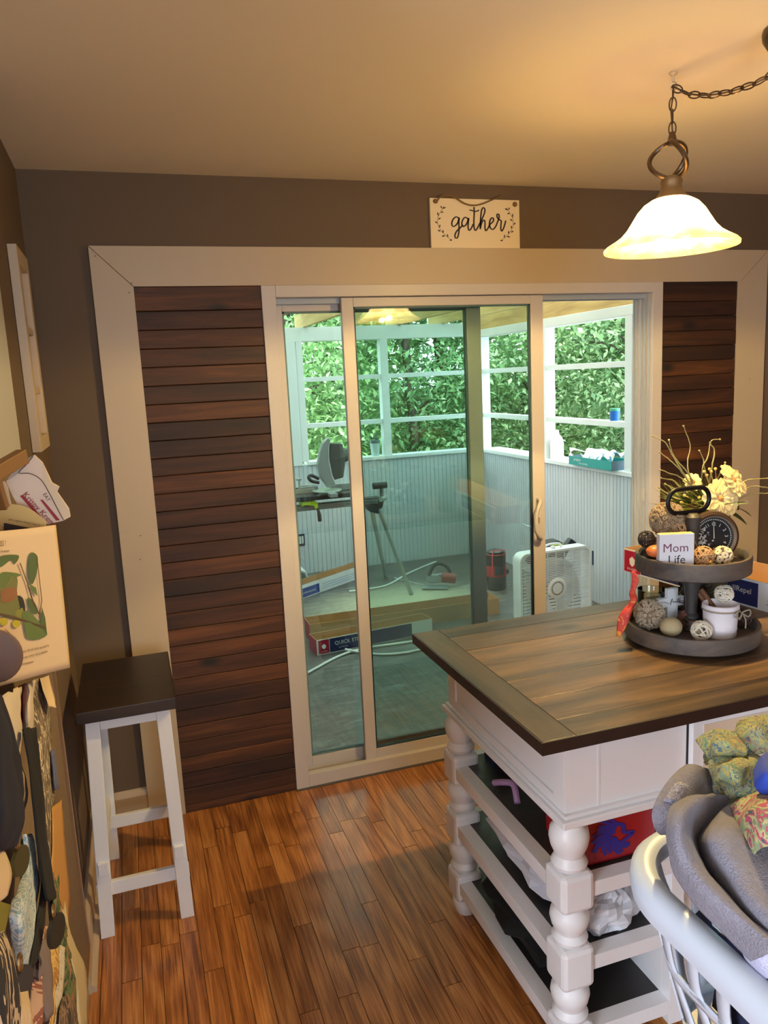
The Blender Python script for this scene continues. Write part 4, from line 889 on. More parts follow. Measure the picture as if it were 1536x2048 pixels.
# control points of the cloths and papers (metres)
G = {
 'towel_band': [[(1.5765, -2.0465, 1.0586), (1.5916, -2.0513, 1.0594), (1.6254, -2.0442, 1.0417), (1.6607, -2.0390, 1.0157)], [(1.5154, -2.0794, 1.0619), (1.5404, -2.0880, 1.0591), (1.5736, -2.0824, 1.0321), (1.6225, -2.0710, 1.0063)], [(1.4687, -2.1086, 1.0525), (1.4806, -2.1236, 1.0501), (1.5133, -2.1162, 1.0318), (1.5763, -2.0806, 0.9883)], [(1.4636, -2.1112, 1.0288), (1.4778, -2.1167, 1.0245), (1.5072, -2.1079, 1.0082), (1.5600, -2.0780, 0.9737)], [(1.4818, -2.1006, 1.0028), (1.4987, -2.0963, 0.9978), (1.5253, -2.0860, 0.9852), (1.5650, -2.0611, 0.9583)]],
 'towel_a': [[(1.4787, -2.1418, 1.0638), (1.5168, -2.1323, 1.0669), (1.5616, -2.1170, 1.0549), (1.6242, -2.0899, 1.0228)], [(1.4463, -2.1737, 1.0651), (1.4543, -2.1838, 1.0824), (1.4937, -2.1606, 1.0460), (1.5516, -2.1149, 0.9907)], [(1.4313, -2.1941, 1.0437), (1.4297, -2.2104, 1.0686), (1.4607, -2.1931, 1.0430), (1.5299, -2.1311, 0.9798)], [(1.4277, -2.2083, 1.0180), (1.4260, -2.2348, 1.0451), (1.4614, -2.2192, 1.0183), (1.5303, -2.1564, 0.9593)], [(1.4320, -2.2450, 0.9999), (1.4289, -2.2701, 1.0322), (1.4636, -2.2539, 1.0079), (1.5244, -2.1976, 0.9566)], [(1.4422, -2.2829, 0.9861), (1.4405, -2.3086, 1.0178), (1.4728, -2.2917, 0.9927), (1.5290, -2.2433, 0.9488)], [(1.4460, -2.3286, 0.9766), (1.4482, -2.3552, 1.0100), (1.4895, -2.3305, 0.9852), (1.5347, -2.2882, 0.9467)]],
 'towel_b': [[(1.5385, -2.1297, 1.0028), (1.5376, -2.1553, 1.0363), (1.5740, -2.1442, 1.0451), (1.6387, -2.1153, 1.0265)], [(1.5074, -2.1607, 1.0116), (1.4920, -2.2017, 1.0516), (1.5290, -2.2026, 1.0542), (1.6048, -2.1881, 1.0349)], [(1.4977, -2.1805, 1.0029), (1.4791, -2.2305, 1.0465), (1.5105, -2.2410, 1.0450), (1.5693, -2.2415, 1.0301)], [(1.4991, -2.2057, 0.9843), (1.4740, -2.2633, 1.0329), (1.4972, -2.2806, 1.0381), (1.5485, -2.2787, 1.0230)], [(1.4986, -2.2389, 0.9769), (1.4668, -2.3046, 1.0280), (1.4821, -2.3203, 1.0278), (1.5263, -2.3162, 1.0123)], [(1.4997, -2.2730, 0.9677), (1.4651, -2.3378, 1.0184), (1.4720, -2.3600, 1.0261), (1.5154, -2.3557, 1.0100)]],
 'shirt1': [[(1.6478, -2.0035, 1.0703), (1.6677, -2.0170, 1.0901), (1.7019, -2.0190, 1.0816), (1.7344, -2.0132, 1.0545)], [(1.6207, -2.0372, 1.0714), (1.6173, -2.0732, 1.1017), (1.6429, -2.0821, 1.0989), (1.7046, -2.0547, 1.0666)], [(1.6427, -2.0188, 1.0360), (1.6530, -2.0406, 1.0515), (1.6869, -2.0422, 1.0451), (1.7431, -2.0221, 1.0216)]],
 'shirt3': [[(1.7077, -2.0020, 1.0683), (1.7365, -1.9873, 1.0835), (1.7615, -1.9944, 1.0890), (1.8170, -1.9936, 1.0753)], [(1.6751, -2.0426, 1.0801), (1.6848, -2.0528, 1.1000), (1.7081, -2.0599, 1.1028), (1.7612, -2.0586, 1.0874)], [(1.6809, -2.0588, 1.0604), (1.6821, -2.0778, 1.0753), (1.7010, -2.0837, 1.0767), (1.7502, -2.0805, 1.0649)]],
 'shirt2': [[(1.6232, -2.0405, 1.0577), (1.6331, -2.0620, 1.0746), (1.6668, -2.0733, 1.0729), (1.7145, -2.0610, 1.0500)], [(1.5912, -2.0827, 1.0617), (1.5794, -2.1263, 1.0943), (1.6109, -2.1368, 1.0927), (1.6598, -2.1168, 1.0557)], [(1.5993, -2.0799, 1.0333), (1.5908, -2.1250, 1.0631), (1.6120, -2.1415, 1.0693), (1.6562, -2.1184, 1.0407)], [(1.6222, -2.0715, 1.0031), (1.6131, -2.1073, 1.0247), (1.6315, -2.1226, 1.0321), (1.6681, -2.1052, 1.0176)]],
 'shirt4': [[(1.5709, -2.1522, 1.0542), (1.5747, -2.1713, 1.0731), (1.6108, -2.1616, 1.0738), (1.6619, -2.1566, 1.0756)], [(1.5355, -2.2048, 1.0539), (1.5356, -2.2217, 1.0785), (1.5382, -2.2395, 1.1025), (1.5893, -2.2348, 1.1025)], [(1.5220, -2.2328, 1.0517), (1.5174, -2.2499, 1.0668), (1.5266, -2.2608, 1.0818), (1.5764, -2.2570, 1.0744)], [(1.5229, -2.2454, 1.0431), (1.5223, -2.2539, 1.0536), (1.5311, -2.2653, 1.0655), (1.5652, -2.2761, 1.0670)]],
 'blue_cloth': [[(1.6051, -2.1551, 1.0992), (1.6267, -2.1479, 1.1186), (1.6747, -2.1416, 1.1216)], [(1.5842, -2.1807, 1.0974), (1.5755, -2.2045, 1.1267), (1.6087, -2.2144, 1.1318)], [(1.5988, -2.1786, 1.0761), (1.5975, -2.1974, 1.0880), (1.6273, -2.2074, 1.0865)]],
 'mint': [[(1.4690, -2.2311, 0.9671), (1.4773, -2.2448, 0.9649), (1.4916, -2.2520, 0.9511)], [(1.4638, -2.2421, 0.9557), (1.4650, -2.2631, 0.9598), (1.4852, -2.2722, 0.9459)], [(1.4954, -2.2173, 0.9145), (1.5038, -2.2315, 0.9096), (1.5116, -2.2460, 0.9030)]],
 'lavender': [[(1.4680, -2.2858, 0.9578), (1.4774, -2.2958, 0.9782), (1.5009, -2.3110, 0.9950)], [(1.4559, -2.3028, 0.9603), (1.4529, -2.3287, 0.9882), (1.4746, -2.3443, 1.0002)], [(1.4615, -2.3179, 0.9460), (1.4598, -2.3458, 0.9655), (1.4674, -2.3669, 0.9801)]],
 'bird_paper': [[(0.5550, -1.7160, 1.4880), (0.5810, -1.6200, 1.4740), (0.6140, -1.5240, 1.4590), (0.6480, -1.4420, 1.4480)], [(0.5410, -1.7160, 1.3780), (0.5660, -1.6200, 1.3510), (0.6010, -1.5160, 1.3220), (0.6440, -1.4180, 1.3070)], [(0.5250, -1.7160, 1.2460), (0.5500, -1.6200, 1.2150), (0.5920, -1.5000, 1.1820), (0.6380, -1.3960, 1.1530)]],
 'decals': [('leaf', [(0.5770, -1.6260, 1.4340), (0.5960, -1.5650, 1.4210), (0.5900, -1.5780, 1.4090), (0.5870, -1.5910, 1.4190), (0.5750, -1.6260, 1.4160)]), ('leaf2', [(0.5740, -1.6260, 1.4060), (0.5860, -1.5860, 1.3970), (0.5950, -1.5590, 1.3850), (0.5820, -1.5940, 1.3880), (0.5760, -1.6100, 1.3810), (0.5710, -1.6260, 1.3830)]), ('breast', [(0.5710, -1.6260, 1.3830), (0.5770, -1.6070, 1.3820), (0.5830, -1.5940, 1.3910), (0.5880, -1.5780, 1.3890), (0.5900, -1.5680, 1.3790), (0.5870, -1.5720, 1.3590), (0.5860, -1.5650, 1.3300), (0.5790, -1.5810, 1.3180), (0.5720, -1.6020, 1.3250), (0.5660, -1.6260, 1.3410)]), ('rust', [(0.5730, -1.6200, 1.3770), (0.5860, -1.5800, 1.3690), (0.5860, -1.5750, 1.3510), (0.5750, -1.6040, 1.3510), (0.5700, -1.6230, 1.3610)]), ('dark', [(0.5870, -1.5700, 1.3520), (0.5920, -1.5540, 1.3440), (0.5930, -1.5460, 1.3240), (0.5890, -1.5490, 1.3070), (0.5870, -1.5620, 1.3340)]), ('olive', [(0.5780, -1.5860, 1.3280), (0.5900, -1.5540, 1.3270), (0.5910, -1.5460, 1.3090), (0.5840, -1.5620, 1.3070)]), ('fruit', [(0.5720, -1.6020, 1.3180), (0.5710, -1.6040, 1.3150), (0.5690, -1.6100, 1.3150), (0.5670, -1.6170, 1.3170), (0.5650, -1.6240, 1.3200), (0.5640, -1.6270, 1.3250), (0.5650, -1.6270, 1.3290), (0.5660, -1.6240, 1.3310), (0.5680, -1.6170, 1.3300), (0.5700, -1.6100, 1.3270), (0.5720, -1.6040, 1.3230)]), ('fruit', [(0.5850, -1.5620, 1.3010), (0.5830, -1.5640, 1.2980), (0.5810, -1.5700, 1.2970), (0.5790, -1.5770, 1.2990), (0.5770, -1.5840, 1.3030), (0.5760, -1.5870, 1.3080), (0.5760, -1.5870, 1.3120), (0.5780, -1.5840, 1.3140), (0.5800, -1.5770, 1.3130), (0.5830, -1.5700, 1.3100), (0.5840, -1.5640, 1.3060)]), ('branch', [(0.5660, -1.6270, 1.3410), (0.5800, -1.5790, 1.3200), (0.5960, -1.5310, 1.2940), (0.6140, -1.4800, 1.2670), (0.6140, -1.4800, 1.2620), (0.5950, -1.5310, 1.2900), (0.5790, -1.5790, 1.3150), (0.5650, -1.6270, 1.3370)]), ('branch', [(0.5960, -1.5650, 1.4080), (0.6000, -1.5410, 1.3670), (0.6020, -1.5250, 1.3310), (0.6070, -1.5040, 1.2980), (0.6090, -1.5000, 1.2970), (0.6040, -1.5210, 1.3300), (0.6010, -1.5370, 1.3660), (0.5970, -1.5610, 1.4070)]), ('branch', [(0.6170, -1.5100, 1.4060), (0.6150, -1.5000, 1.3550), (0.6140, -1.4940, 1.3210), (0.6070, -1.5040, 1.2920), (0.6080, -1.5010, 1.2910), (0.6150, -1.4910, 1.3200), (0.6160, -1.4980, 1.3540), (0.6180, -1.5070, 1.4050)]), ('branch', [(0.5670, -1.6120, 1.3090), (0.5730, -1.5880, 1.2900), (0.5770, -1.5710, 1.2710), (0.5780, -1.5680, 1.2700), (0.5740, -1.5860, 1.2890), (0.5680, -1.6100, 1.3080)]), ('leaf', [(0.6090, -1.5300, 1.4150), (0.6180, -1.5060, 1.4050), (0.6140, -1.5080, 1.3760), (0.6060, -1.5220, 1.3590), (0.6030, -1.5360, 1.3790)]), ('leaf2', [(0.6010, -1.5360, 1.3660), (0.6100, -1.5110, 1.3490), (0.6100, -1.5060, 1.3320), (0.6050, -1.5220, 1.3460)]), ('leaf', [(0.5980, -1.5360, 1.3390), (0.6050, -1.5140, 1.3230), (0.6070, -1.5040, 1.3040), (0.6020, -1.5170, 1.3030), (0.5970, -1.5330, 1.3200)]), ('leaf2', [(0.5890, -1.5540, 1.3180), (0.5980, -1.5270, 1.3090), (0.6140, -1.4740, 1.2500), (0.5900, -1.5330, 1.2630), (0.5880, -1.5490, 1.2940)]), ('leaf', [(0.6130, -1.4920, 1.3090), (0.6150, -1.4800, 1.2840), (0.6140, -1.4740, 1.2480), (0.6070, -1.4980, 1.2760)])],
 'bird_txt': [((0.5670, -1.5940, 1.2580), (0.6220, -1.4500, 1.2220), 'of feathers. He will shelter you with his'), ((0.5660, -1.5940, 1.2470), (0.6160, -1.4630, 1.2150), 'wings are your armor and protection'), ((0.5650, -1.5910, 1.2350), (0.5930, -1.5140, 1.2150), 'by the sword tomorrow'), ((0.5770, -1.6320, 1.4550), (0.5870, -1.6000, 1.4500), 'ISS !'), ((0.5780, -1.6260, 1.4420), (0.5880, -1.5940, 1.4360), 'the moment')],
 'brown_oval': [(0.5570, -1.6410, 1.2770), (0.5670, -1.6060, 1.2630), (0.5630, -1.6410, 1.3210)],
 'hat_out': [(0.5710, -1.4200, 1.5340), (0.5980, -1.4200, 1.5660), (0.6240, -1.4200, 1.5780), (0.6360, -1.4200, 1.5630), (0.6480, -1.4200, 1.5240), (0.6600, -1.4200, 1.5150), (0.6550, -1.4200, 1.5060), (0.6720, -1.4200, 1.4720), (0.6730, -1.4200, 1.4570), (0.6600, -1.4200, 1.4510), (0.6360, -1.4200, 1.4470), (0.6020, -1.4200, 1.4510), (0.5860, -1.4200, 1.4860), (0.5780, -1.4200, 1.5080)],
 'hat_side': [(0.5720, -1.4240, 1.5350), (0.5990, -1.4240, 1.5670), (0.6240, -1.4240, 1.5780), (0.6070, -1.4240, 1.5620), (0.5950, -1.4240, 1.5480), (0.5790, -1.4240, 1.5380)],
 'hat_line': [(0.6220, -1.4260, 1.5760), (0.6070, -1.4260, 1.5600), (0.5950, -1.4260, 1.5480), (0.6140, -1.4260, 1.5450), (0.6310, -1.4260, 1.5320), (0.6420, -1.4260, 1.5070), (0.6510, -1.4260, 1.4810), (0.6610, -1.4260, 1.4530)],
 'hat_rim': [(0.6370, -1.4230, 1.5640), (0.6480, -1.4230, 1.5240), (0.6600, -1.4230, 1.5160), (0.6550, -1.4230, 1.5070), (0.6720, -1.4230, 1.4730), (0.6730, -1.4230, 1.4570), (0.6610, -1.4230, 1.4520), (0.6510, -1.4230, 1.4800), (0.6420, -1.4230, 1.5070), (0.6320, -1.4230, 1.5310)],
 'hat_eat': ((0.6340, -1.4260, 1.5050), (0.6390, -1.4260, 1.4930)),
 'hat_kk': ((0.6020, -1.4260, 1.5060), (0.6450, -1.4260, 1.4430)),
 'hat_bar1': [(0.5920, -1.4250, 1.5050), (0.5970, -1.4250, 1.5070), (0.6230, -1.4250, 1.4640), (0.6180, -1.4250, 1.4630)],
 'hat_bar2': [(0.6250, -1.4250, 1.4950), (0.6300, -1.4250, 1.4940), (0.6550, -1.4250, 1.4530), (0.6480, -1.4250, 1.4530)],
 'news': [[(0.5470, -1.4600, 1.5040), (0.5860, -1.4600, 1.4950), (0.6100, -1.4600, 1.4850), (0.6350, -1.4600, 1.4590)], [(0.5400, -1.4600, 1.4480), (0.5800, -1.4600, 1.4410), (0.6050, -1.4600, 1.4360), (0.6290, -1.4600, 1.4290)]],
 'news_txt': ((0.5650, -1.4660, 1.4730), (0.6320, -1.4660, 1.4510)),
 'news_blk': [(0.5650, -1.4650, 1.4640), (0.6070, -1.4650, 1.4500), (0.6060, -1.4650, 1.4450), (0.5630, -1.4650, 1.4490)],
 'cream_sheet_b': [[(0.5680, -1.4700, 1.5330), (0.5750, -1.4700, 1.5390), (0.5800, -1.4700, 1.5270)], [(0.5540, -1.4700, 1.4890), (0.5700, -1.4700, 1.4970), (0.5830, -1.4700, 1.4940)]],
 'white_sheet': [[(0.5650, -1.7890, 1.2590), (0.5750, -1.7100, 1.2340), (0.5650, -1.5160, 1.1730)], [(0.5750, -1.8350, 1.2340), (0.5900, -1.8130, 1.2220), (0.5700, -1.5970, 1.1370)], [(0.5700, -1.7960, 1.1560), (0.5800, -1.7760, 1.1480), (0.5650, -1.6070, 1.0780)], [(0.5700, -1.7660, 1.0920), (0.5800, -1.7470, 1.0880), (0.5650, -1.5750, 1.0180)], [(0.5700, -1.7930, 1.0170), (0.5750, -1.7930, 1.0240), (0.5650, -1.6940, 0.9930)]],
 'red_card': [[(0.5600, -1.5150, 1.1730), (0.5600, -1.3860, 1.1330)], [(0.5600, -1.5800, 1.1080), (0.5600, -1.4900, 1.0980)]],
 'crumpled': [[(0.5620, -1.4610, 1.1570), (0.5750, -1.4760, 1.1660), (0.5600, -1.3060, 1.1070)], [(0.5650, -1.5410, 1.1280), (0.5800, -1.5540, 1.1400), (0.5600, -1.3620, 1.0750)], [(0.5600, -1.5550, 1.0920), (0.5700, -1.5490, 1.0930), (0.5600, -1.4110, 1.0480)]],
 'chalk_sheet': [[(0.5450, -1.2540, 1.0900), (0.5500, -1.1400, 1.0530), (0.5450, -0.9390, 0.9870)], [(0.5500, -1.3520, 0.9970), (0.5580, -1.2970, 0.9710), (0.5450, -1.0570, 0.8700)], [(0.5450, -1.3880, 0.8410), (0.5500, -1.3070, 0.8060), (0.5450, -1.1540, 0.7330)], [(0.5500, -1.4440, 0.7430), (0.5500, -1.3690, 0.7160), (0.5450, -1.2370, 0.6570)]],
 'cream_curl': [[(0.5530, -1.1800, 1.0650), (0.5530, -1.0240, 1.0160)], [(0.5650, -1.2390, 1.0530), (0.5600, -1.0500, 0.9800)], [(0.5700, -1.2280, 1.0160), (0.5750, -1.1470, 0.9790)]],
 'orange_env': [[(0.5500, -1.2310, 0.7810), (0.5500, -1.0540, 0.7040)], [(0.5520, -1.3140, 0.7390), (0.5520, -1.1190, 0.6200)], [(0.5500, -1.3610, 0.7050), (0.5500, -1.1390, 0.4880)], [(0.5500, -1.3220, 0.6440), (0.5500, -1.2230, 0.4810)]],
 'ruler': [[(0.5560, -1.1690, 0.8880), (0.5560, -1.1180, 0.8670)], [(0.5560, -1.1960, 0.8030), (0.5560, -1.1290, 0.7710)]],
 'navy_cloth': [[(0.6000, -2.0760, 1.3640), (0.6200, -2.0780, 1.3630), (0.6000, -1.9050, 1.2950)], [(0.6100, -2.1480, 1.3470), (0.6400, -2.1870, 1.3590), (0.6100, -1.9350, 1.2510)], [(0.6100, -2.1720, 1.3160), (0.6400, -2.1910, 1.3190), (0.6100, -1.9120, 1.1830)], [(0.6100, -2.1940, 1.2850), (0.6400, -2.2160, 1.2900), (0.6200, -2.0000, 1.1720)], [(0.6000, -2.1680, 1.2400), (0.6200, -2.1340, 1.2170), (0.6100, -1.9910, 1.1350)]],
 'strap1': [[(0.5900, -1.7120, 1.1710), (0.5900, -1.6540, 1.1490)], [(0.5950, -1.7330, 1.1200), (0.5950, -1.6650, 1.0910)], [(0.6000, -1.7720, 1.0800), (0.6000, -1.6950, 1.0430)], [(0.6000, -1.7870, 1.0060), (0.6000, -1.6970, 0.9550)], [(0.6000, -1.7800, 0.9240), (0.6000, -1.6820, 0.8620)], [(0.6000, -1.7690, 0.9070), (0.6000, -1.6900, 0.8570)]],
 'strap2': [[(0.5850, -1.6120, 1.1300), (0.5850, -1.5530, 1.1060)], [(0.5880, -1.6580, 1.0750), (0.5880, -1.5830, 1.0430)], [(0.5880, -1.6840, 1.0000), (0.5880, -1.6010, 0.9570)], [(0.5900, -1.7170, 0.9250), (0.5900, -1.6790, 0.9000)], [(0.5900, -1.8000, 0.9070), (0.5900, -1.7420, 0.8650)], [(0.5900, -1.8860, 0.9050), (0.5900, -1.8300, 0.8700)], [(0.5900, -1.9300, 0.9140), (0.5900, -1.9080, 0.8960)]],
 'blue_sheet': [[(0.5800, -1.7870, 1.0370), (0.5870, -1.7770, 1.0300), (0.5800, -1.6800, 0.9740)], [(0.5850, -1.8300, 1.0040), (0.5900, -1.8140, 0.9920), (0.5800, -1.6970, 0.9190)], [(0.5850, -1.9630, 1.0320), (0.6000, -1.9420, 1.0160), (0.5800, -1.7340, 0.8810)], [(0.5850, -1.9670, 0.9920), (0.6000, -1.9700, 0.9890), (0.5800, -1.7780, 0.8510)], [(0.5800, -1.9420, 0.9400), (0.5850, -1.9250, 0.9140), (0.5800, -1.8510, 0.8600)]],
 'olive_card': [[(0.5720, -1.7550, 1.0120), (0.5720, -1.7330, 0.9970)], [(0.5720, -1.7830, 0.9850), (0.5720, -1.7080, 0.9320)], [(0.5720, -1.8030, 0.9650), (0.5720, -1.7770, 0.9430)]],
 'olive_card2': [[(0.6000, -2.0970, 1.1350), (0.6000, -2.0220, 1.0760)], [(0.6000, -2.1140, 1.1150), (0.6000, -2.0470, 1.0770)], [(0.6000, -2.0950, 1.0860), (0.6000, -2.0790, 1.0780)]],
 'cream_card': [[(0.6150, -2.1530, 1.2320), (0.6150, -2.0920, 1.1890)], [(0.6200, -2.1970, 1.2200), (0.6200, -2.0980, 1.1640)], [(0.6200, -2.2130, 1.2010), (0.6200, -2.1290, 1.1570)]],
 'camo': [[(0.5450, -1.3170, 0.7100), (0.5500, -1.2830, 0.6890), (0.5450, -1.1550, 0.5950)], [(0.5500, -1.3740, 0.6610), (0.5550, -1.3500, 0.6440), (0.5450, -1.2420, 0.5600)], [(0.5500, -1.3930, 0.5700), (0.5600, -1.3690, 0.5610), (0.5450, -1.1460, 0.3870)], [(0.5550, -1.4160, 0.4700), (0.5650, -1.3490, 0.4350), (0.5450, -1.0250, 0.1930)], [(0.5550, -1.4210, 0.3780), (0.5650, -1.3620, 0.3350), (0.5450, -1.0680, 0.0840)]],
 'pale_strip': [[(0.5480, -1.2910, 0.5930), (0.5480, -1.2190, 0.5440)], [(0.5560, -1.3280, 0.5320), (0.5560, -1.2370, 0.4690)], [(0.5660, -1.3420, 0.4290), (0.5600, -1.1140, 0.2740)], [(0.5660, -1.3780, 0.3370), (0.5600, -1.1860, 0.1810)]],
 'low_pink': [[(0.5700, -1.6900, 0.8110), (0.5750, -1.6390, 0.7770)], [(0.5750, -1.8000, 0.8260), (0.5850, -1.7730, 0.8100)], [(0.5750, -1.8520, 0.8160), (0.5900, -1.8450, 0.8100)], [(0.5750, -1.8980, 0.7980), (0.5900, -1.8830, 0.7790)]],
 'low_grey': [[(0.5800, -1.7460, 0.8260), (0.5820, -1.6840, 0.7840)], [(0.5850, -1.8200, 0.8470), (0.5900, -1.7400, 0.7870)], [(0.5850, -1.8270, 0.8050), (0.5900, -1.7490, 0.7530)], [(0.5850, -1.8230, 0.7450), (0.5900, -1.7990, 0.7310)]],
 'low_yellow': [[(0.5740, -1.6510, 0.7380), (0.5740, -1.5300, 0.6550)], [(0.5800, -1.7330, 0.7430), (0.5800, -1.6400, 0.6680)], [(0.5820, -1.7660, 0.7240), (0.5820, -1.7200, 0.6750)], [(0.5820, -1.8020, 0.7100), (0.5820, -1.7530, 0.6660)]],
 'low_text': [[(0.5680, -1.4900, 0.6270), (0.5680, -1.4330, 0.5780)], [(0.5720, -1.6030, 0.6510), (0.5720, -1.5240, 0.5760)], [(0.5740, -1.6750, 0.6490), (0.5740, -1.6140, 0.5860)], [(0.5740, -1.7400, 0.6580), (0.5740, -1.6600, 0.5860)]],
 'low_dark': [[(0.5760, -1.5930, 0.5940), (0.5760, -1.5160, 0.5350)], [(0.5800, -1.6740, 0.6310), (0.5800, -1.4820, 0.4710)], [(0.5800, -1.7070, 0.6240), (0.5800, -1.4790, 0.4200)]],
 'zebra': [[(0.6200, -2.2930, 1.2330), (0.6400, -2.3140, 1.2430), (0.6300, -2.2280, 1.1780)], [(0.6300, -2.3450, 1.2440), (0.6600, -2.3980, 1.2780), (0.6400, -2.2520, 1.1650)], [(0.6300, -2.3580, 1.2270), (0.6650, -2.4270, 1.2730), (0.6400, -2.2430, 1.1250)], [(0.6300, -2.3740, 1.2050), (0.6650, -2.4430, 1.2540), (0.6400, -2.2710, 1.1090)]],
 'cream_pouch': [[(0.6050, -2.0910, 1.0100), (0.6100, -2.0660, 0.9950)], [(0.6100, -2.1340, 1.0160), (0.6200, -2.1020, 0.9920)], [(0.6100, -2.1480, 1.0030), (0.6200, -2.1050, 0.9610)]],
 'medals': [((0.6120, -1.9970, 1.1170), (0.6120, -1.9830, 1.1300)), ((0.6120, -1.8010, 0.8750), (0.6120, -1.7800, 0.8900)), ((0.6120, -2.0780, 1.0100), (0.6120, -2.0640, 1.0230))],
}

# ================================================================== TIERED TRAY AND WHAT IT HOLDS
TRAYW = wood('grey_washed_wood', [(.25, (40, 36, 34)), (.45, (72, 66, 62)), (.65, (98, 84, 72)), (.85, (128, 104, 80))], 'X', rough=.6, grain=16, stretch=.12, rand=.1, bump=.35)
TC = (2.268, -1.233)
tt = thing('tiered_tray', 'two tier round weathered grey wooden tray with oval black ring handle', 'tray', (TC[0], TC[1], .911))
MB().lathe([(0, 0), (.176, 0), (.182, .004), (.183, .042), (.181, .046), (.172, .046), (.170, .043), (.168, .020), (0, .018)], (TC[0], TC[1], .919), 72).build('lower_tray', TRAYW, tt, smooth=True)
MB().lathe([(0, 0), (.148, 0), (.154, .004), (.155, .046), (.153, .050), (.145, .050), (.143, .046), (.141, .023), (0, .022)], (TC[0], TC[1], 1.113), 72).build('upper_tray', TRAYW, tt, smooth=True)
MB().lathe([(.022, 0), (.030, .004), (.020, .014), (.014, .03), (.021, .036), (.021, .044), (.015, .05), (.017, .09), (.021, .13), (.024, .155), (.020, .170), (.020, .177)], (TC[0], TC[1], .937), 30).build('post', mat('dark_turned_post', (58, 54, 52), .5, var=.2), tt, smooth=True)
MB().lathe([(.018, 0), (.015, .03), (.015, .07), (.019, .115), (.021, .130), (.012, .139), (0, .139)], (TC[0], TC[1], 1.135), 28).build('finial', mat('dark_turned_post', (58, 54, 52), .5), tt, smooth=True)
pts = []
for i in range(44):
    t = 2*PI*i/44; cx = .036*(1 if math.cos(t) > 0 else -1); r = .034
    if abs(math.cos(t)) < .02: cx = 0
    pts.append((TC[0]+cx+r*math.cos(t), TC[1]+.02, 1.309+r*math.sin(t)))
MB().tube(pts, .0055, 10, closed=True, flat=1.2).build('ring_handle', mat('black_iron', (30, 28, 28), .4, metal=.6), tt, smooth=True)
for a_ in (.9, 2.6, 4.4, 5.6): MB().lathe([(0, 0), (.010, 0), (.011, .004), (.009, .0085), (0, .0085)], (TC[0]+.13*math.cos(a_), TC[1]+.13*math.sin(a_), .9105), 12).build('foot', mat('grey_foot', (110, 100, 92), .5), tt, smooth=True)

rb = random.Random(17)
def vine_ball(c, r, m, label, rings=15, wr=.0016, group=None, name='wicker_ball'):
    mb = MB()
    for i in range(rings):
        ax = Vector((rb.gauss(0, 1), rb.gauss(0, 1), rb.gauss(0, 1))).normalized(); a = ax.orthogonal().normalized(); b = ax.cross(a); h = rb.uniform(-.45, .45)*r; rr2 = math.sqrt(r*r-h*h)-wr; ph = rb.uniform(0, 6)
        mb.tube([Vector(c)+ax*(h+.10*r*math.sin(3*(2*PI*k/22)+ph))+(a*math.cos(2*PI*k/22)+b*math.sin(2*PI*k/22))*rr2*(1+rb.uniform(-.03, .0)) for k in range(22)], wr*rb.uniform(.8, 1.2), 5, closed=True)
    return tag(mb.build(name, m, smooth=True), label, 'decorative ball', group)
def knob_ball(c, r, m, mc, label, n=230, kr=.0046):
    t = thing('seed_pod_ball', label, 'decorative ball', c)
    MB().ball(c, r*.87, 20, 14).build('core', mc, t, smooth=True)
    mb = MB()
    for i in range(n):
        z = 1-2*(i+.5)/n; ph = i*2.39996; q = Vector((math.sqrt(1-z*z)*math.cos(ph), math.sqrt(1-z*z)*math.sin(ph), z)); q = (q+.05*Vector((rb.gauss(0, 1), rb.gauss(0, 1), rb.gauss(0, 1)))).normalized()
        a = q.orthogonal().normalized(); b = q.cross(a); h0, h1 = r*.84, r*rb.uniform(.99, 1.06); k = kr*rb.uniform(.85, 1.2); vs = []
        for hh2, kk in ((h0, k*1.15), (h1, k), (h1, k*.45), (h1-.004, k*.4)):
            for j in range(8): tt_ = 2*PI*j/8; vs.append(Vector(c)+q*hh2+(a*math.cos(tt_)+b*math.sin(tt_))*kk)
        mb.add(vs, [(L*8+j, L*8+(j+1) % 8, (L+1)*8+(j+1) % 8, (L+1)*8+j) for L in range(3) for j in range(8)])
    o = mb.build('seed_pod', m, t, smooth=True); o['kind'] = 'stuff'; return t
POD = mat('pale_seed_pod', (188, 172, 148), .8, var=.25, vscale=40); PODD = mat('grey_seed_pod', (160, 138, 108), .8, var=.35, vscale=30); PODC = mat('pod_core', (124, 106, 84), .9)
VBLK = mat('black_vine', (34, 26, 24), .6); VTAN = mat('tan_vine', (186, 146, 100), .7, var=.2, vscale=60); VBRN = mat('brown_vine', (112, 72, 58), .7, var=.2, vscale=60); VWHT = mat('cream_vine', (226, 216, 196), .7); VDK = mat('dark_brown_vine', (66, 44, 34), .7)
# upper tier
knob_ball((2.232, -1.17, 1.251), .050, PODD, PODC, 'largest knobbly ball on the upper tier behind the white block')
knob_ball((2.205, -1.165, 1.166), .036, PODD, PODC, 'knobbly ball mostly hidden under the largest upper one', 90)
vine_ball((2.146, -1.19, 1.207), .0245, VBLK, 'black wicker ball at the left of the upper tier', 18)
vine_ball((2.158, -1.188, 1.157), .026, VBLK, 'black wicker ball low in the upper tier, under the other black one', 14)
tag(MB().ball((2.142, -1.232, 1.181), .020, 18, 12, sc=(1.25, 1, .85)).build('orange_stone', mat('orange_dried_fruit', (206, 106, 48), .5, bump=.2, bscale=60), smooth=True), 'orange dried fruit at the left edge of the upper tier', 'ornament')
vine_ball((2.240, -1.205, 1.228), .0245, VTAN, 'tan wicker ball between the knobbly ball and the dial clock', 16)
vine_ball((2.236, -1.235, 1.167), .030, VDK, 'dark wicker ball hidden behind the tan front ball on upper tier', 12)
vine_ball((2.256, -1.292, 1.166), .0285, VTAN, 'tan wicker ball at the front of the upper tier before the clock', 18)
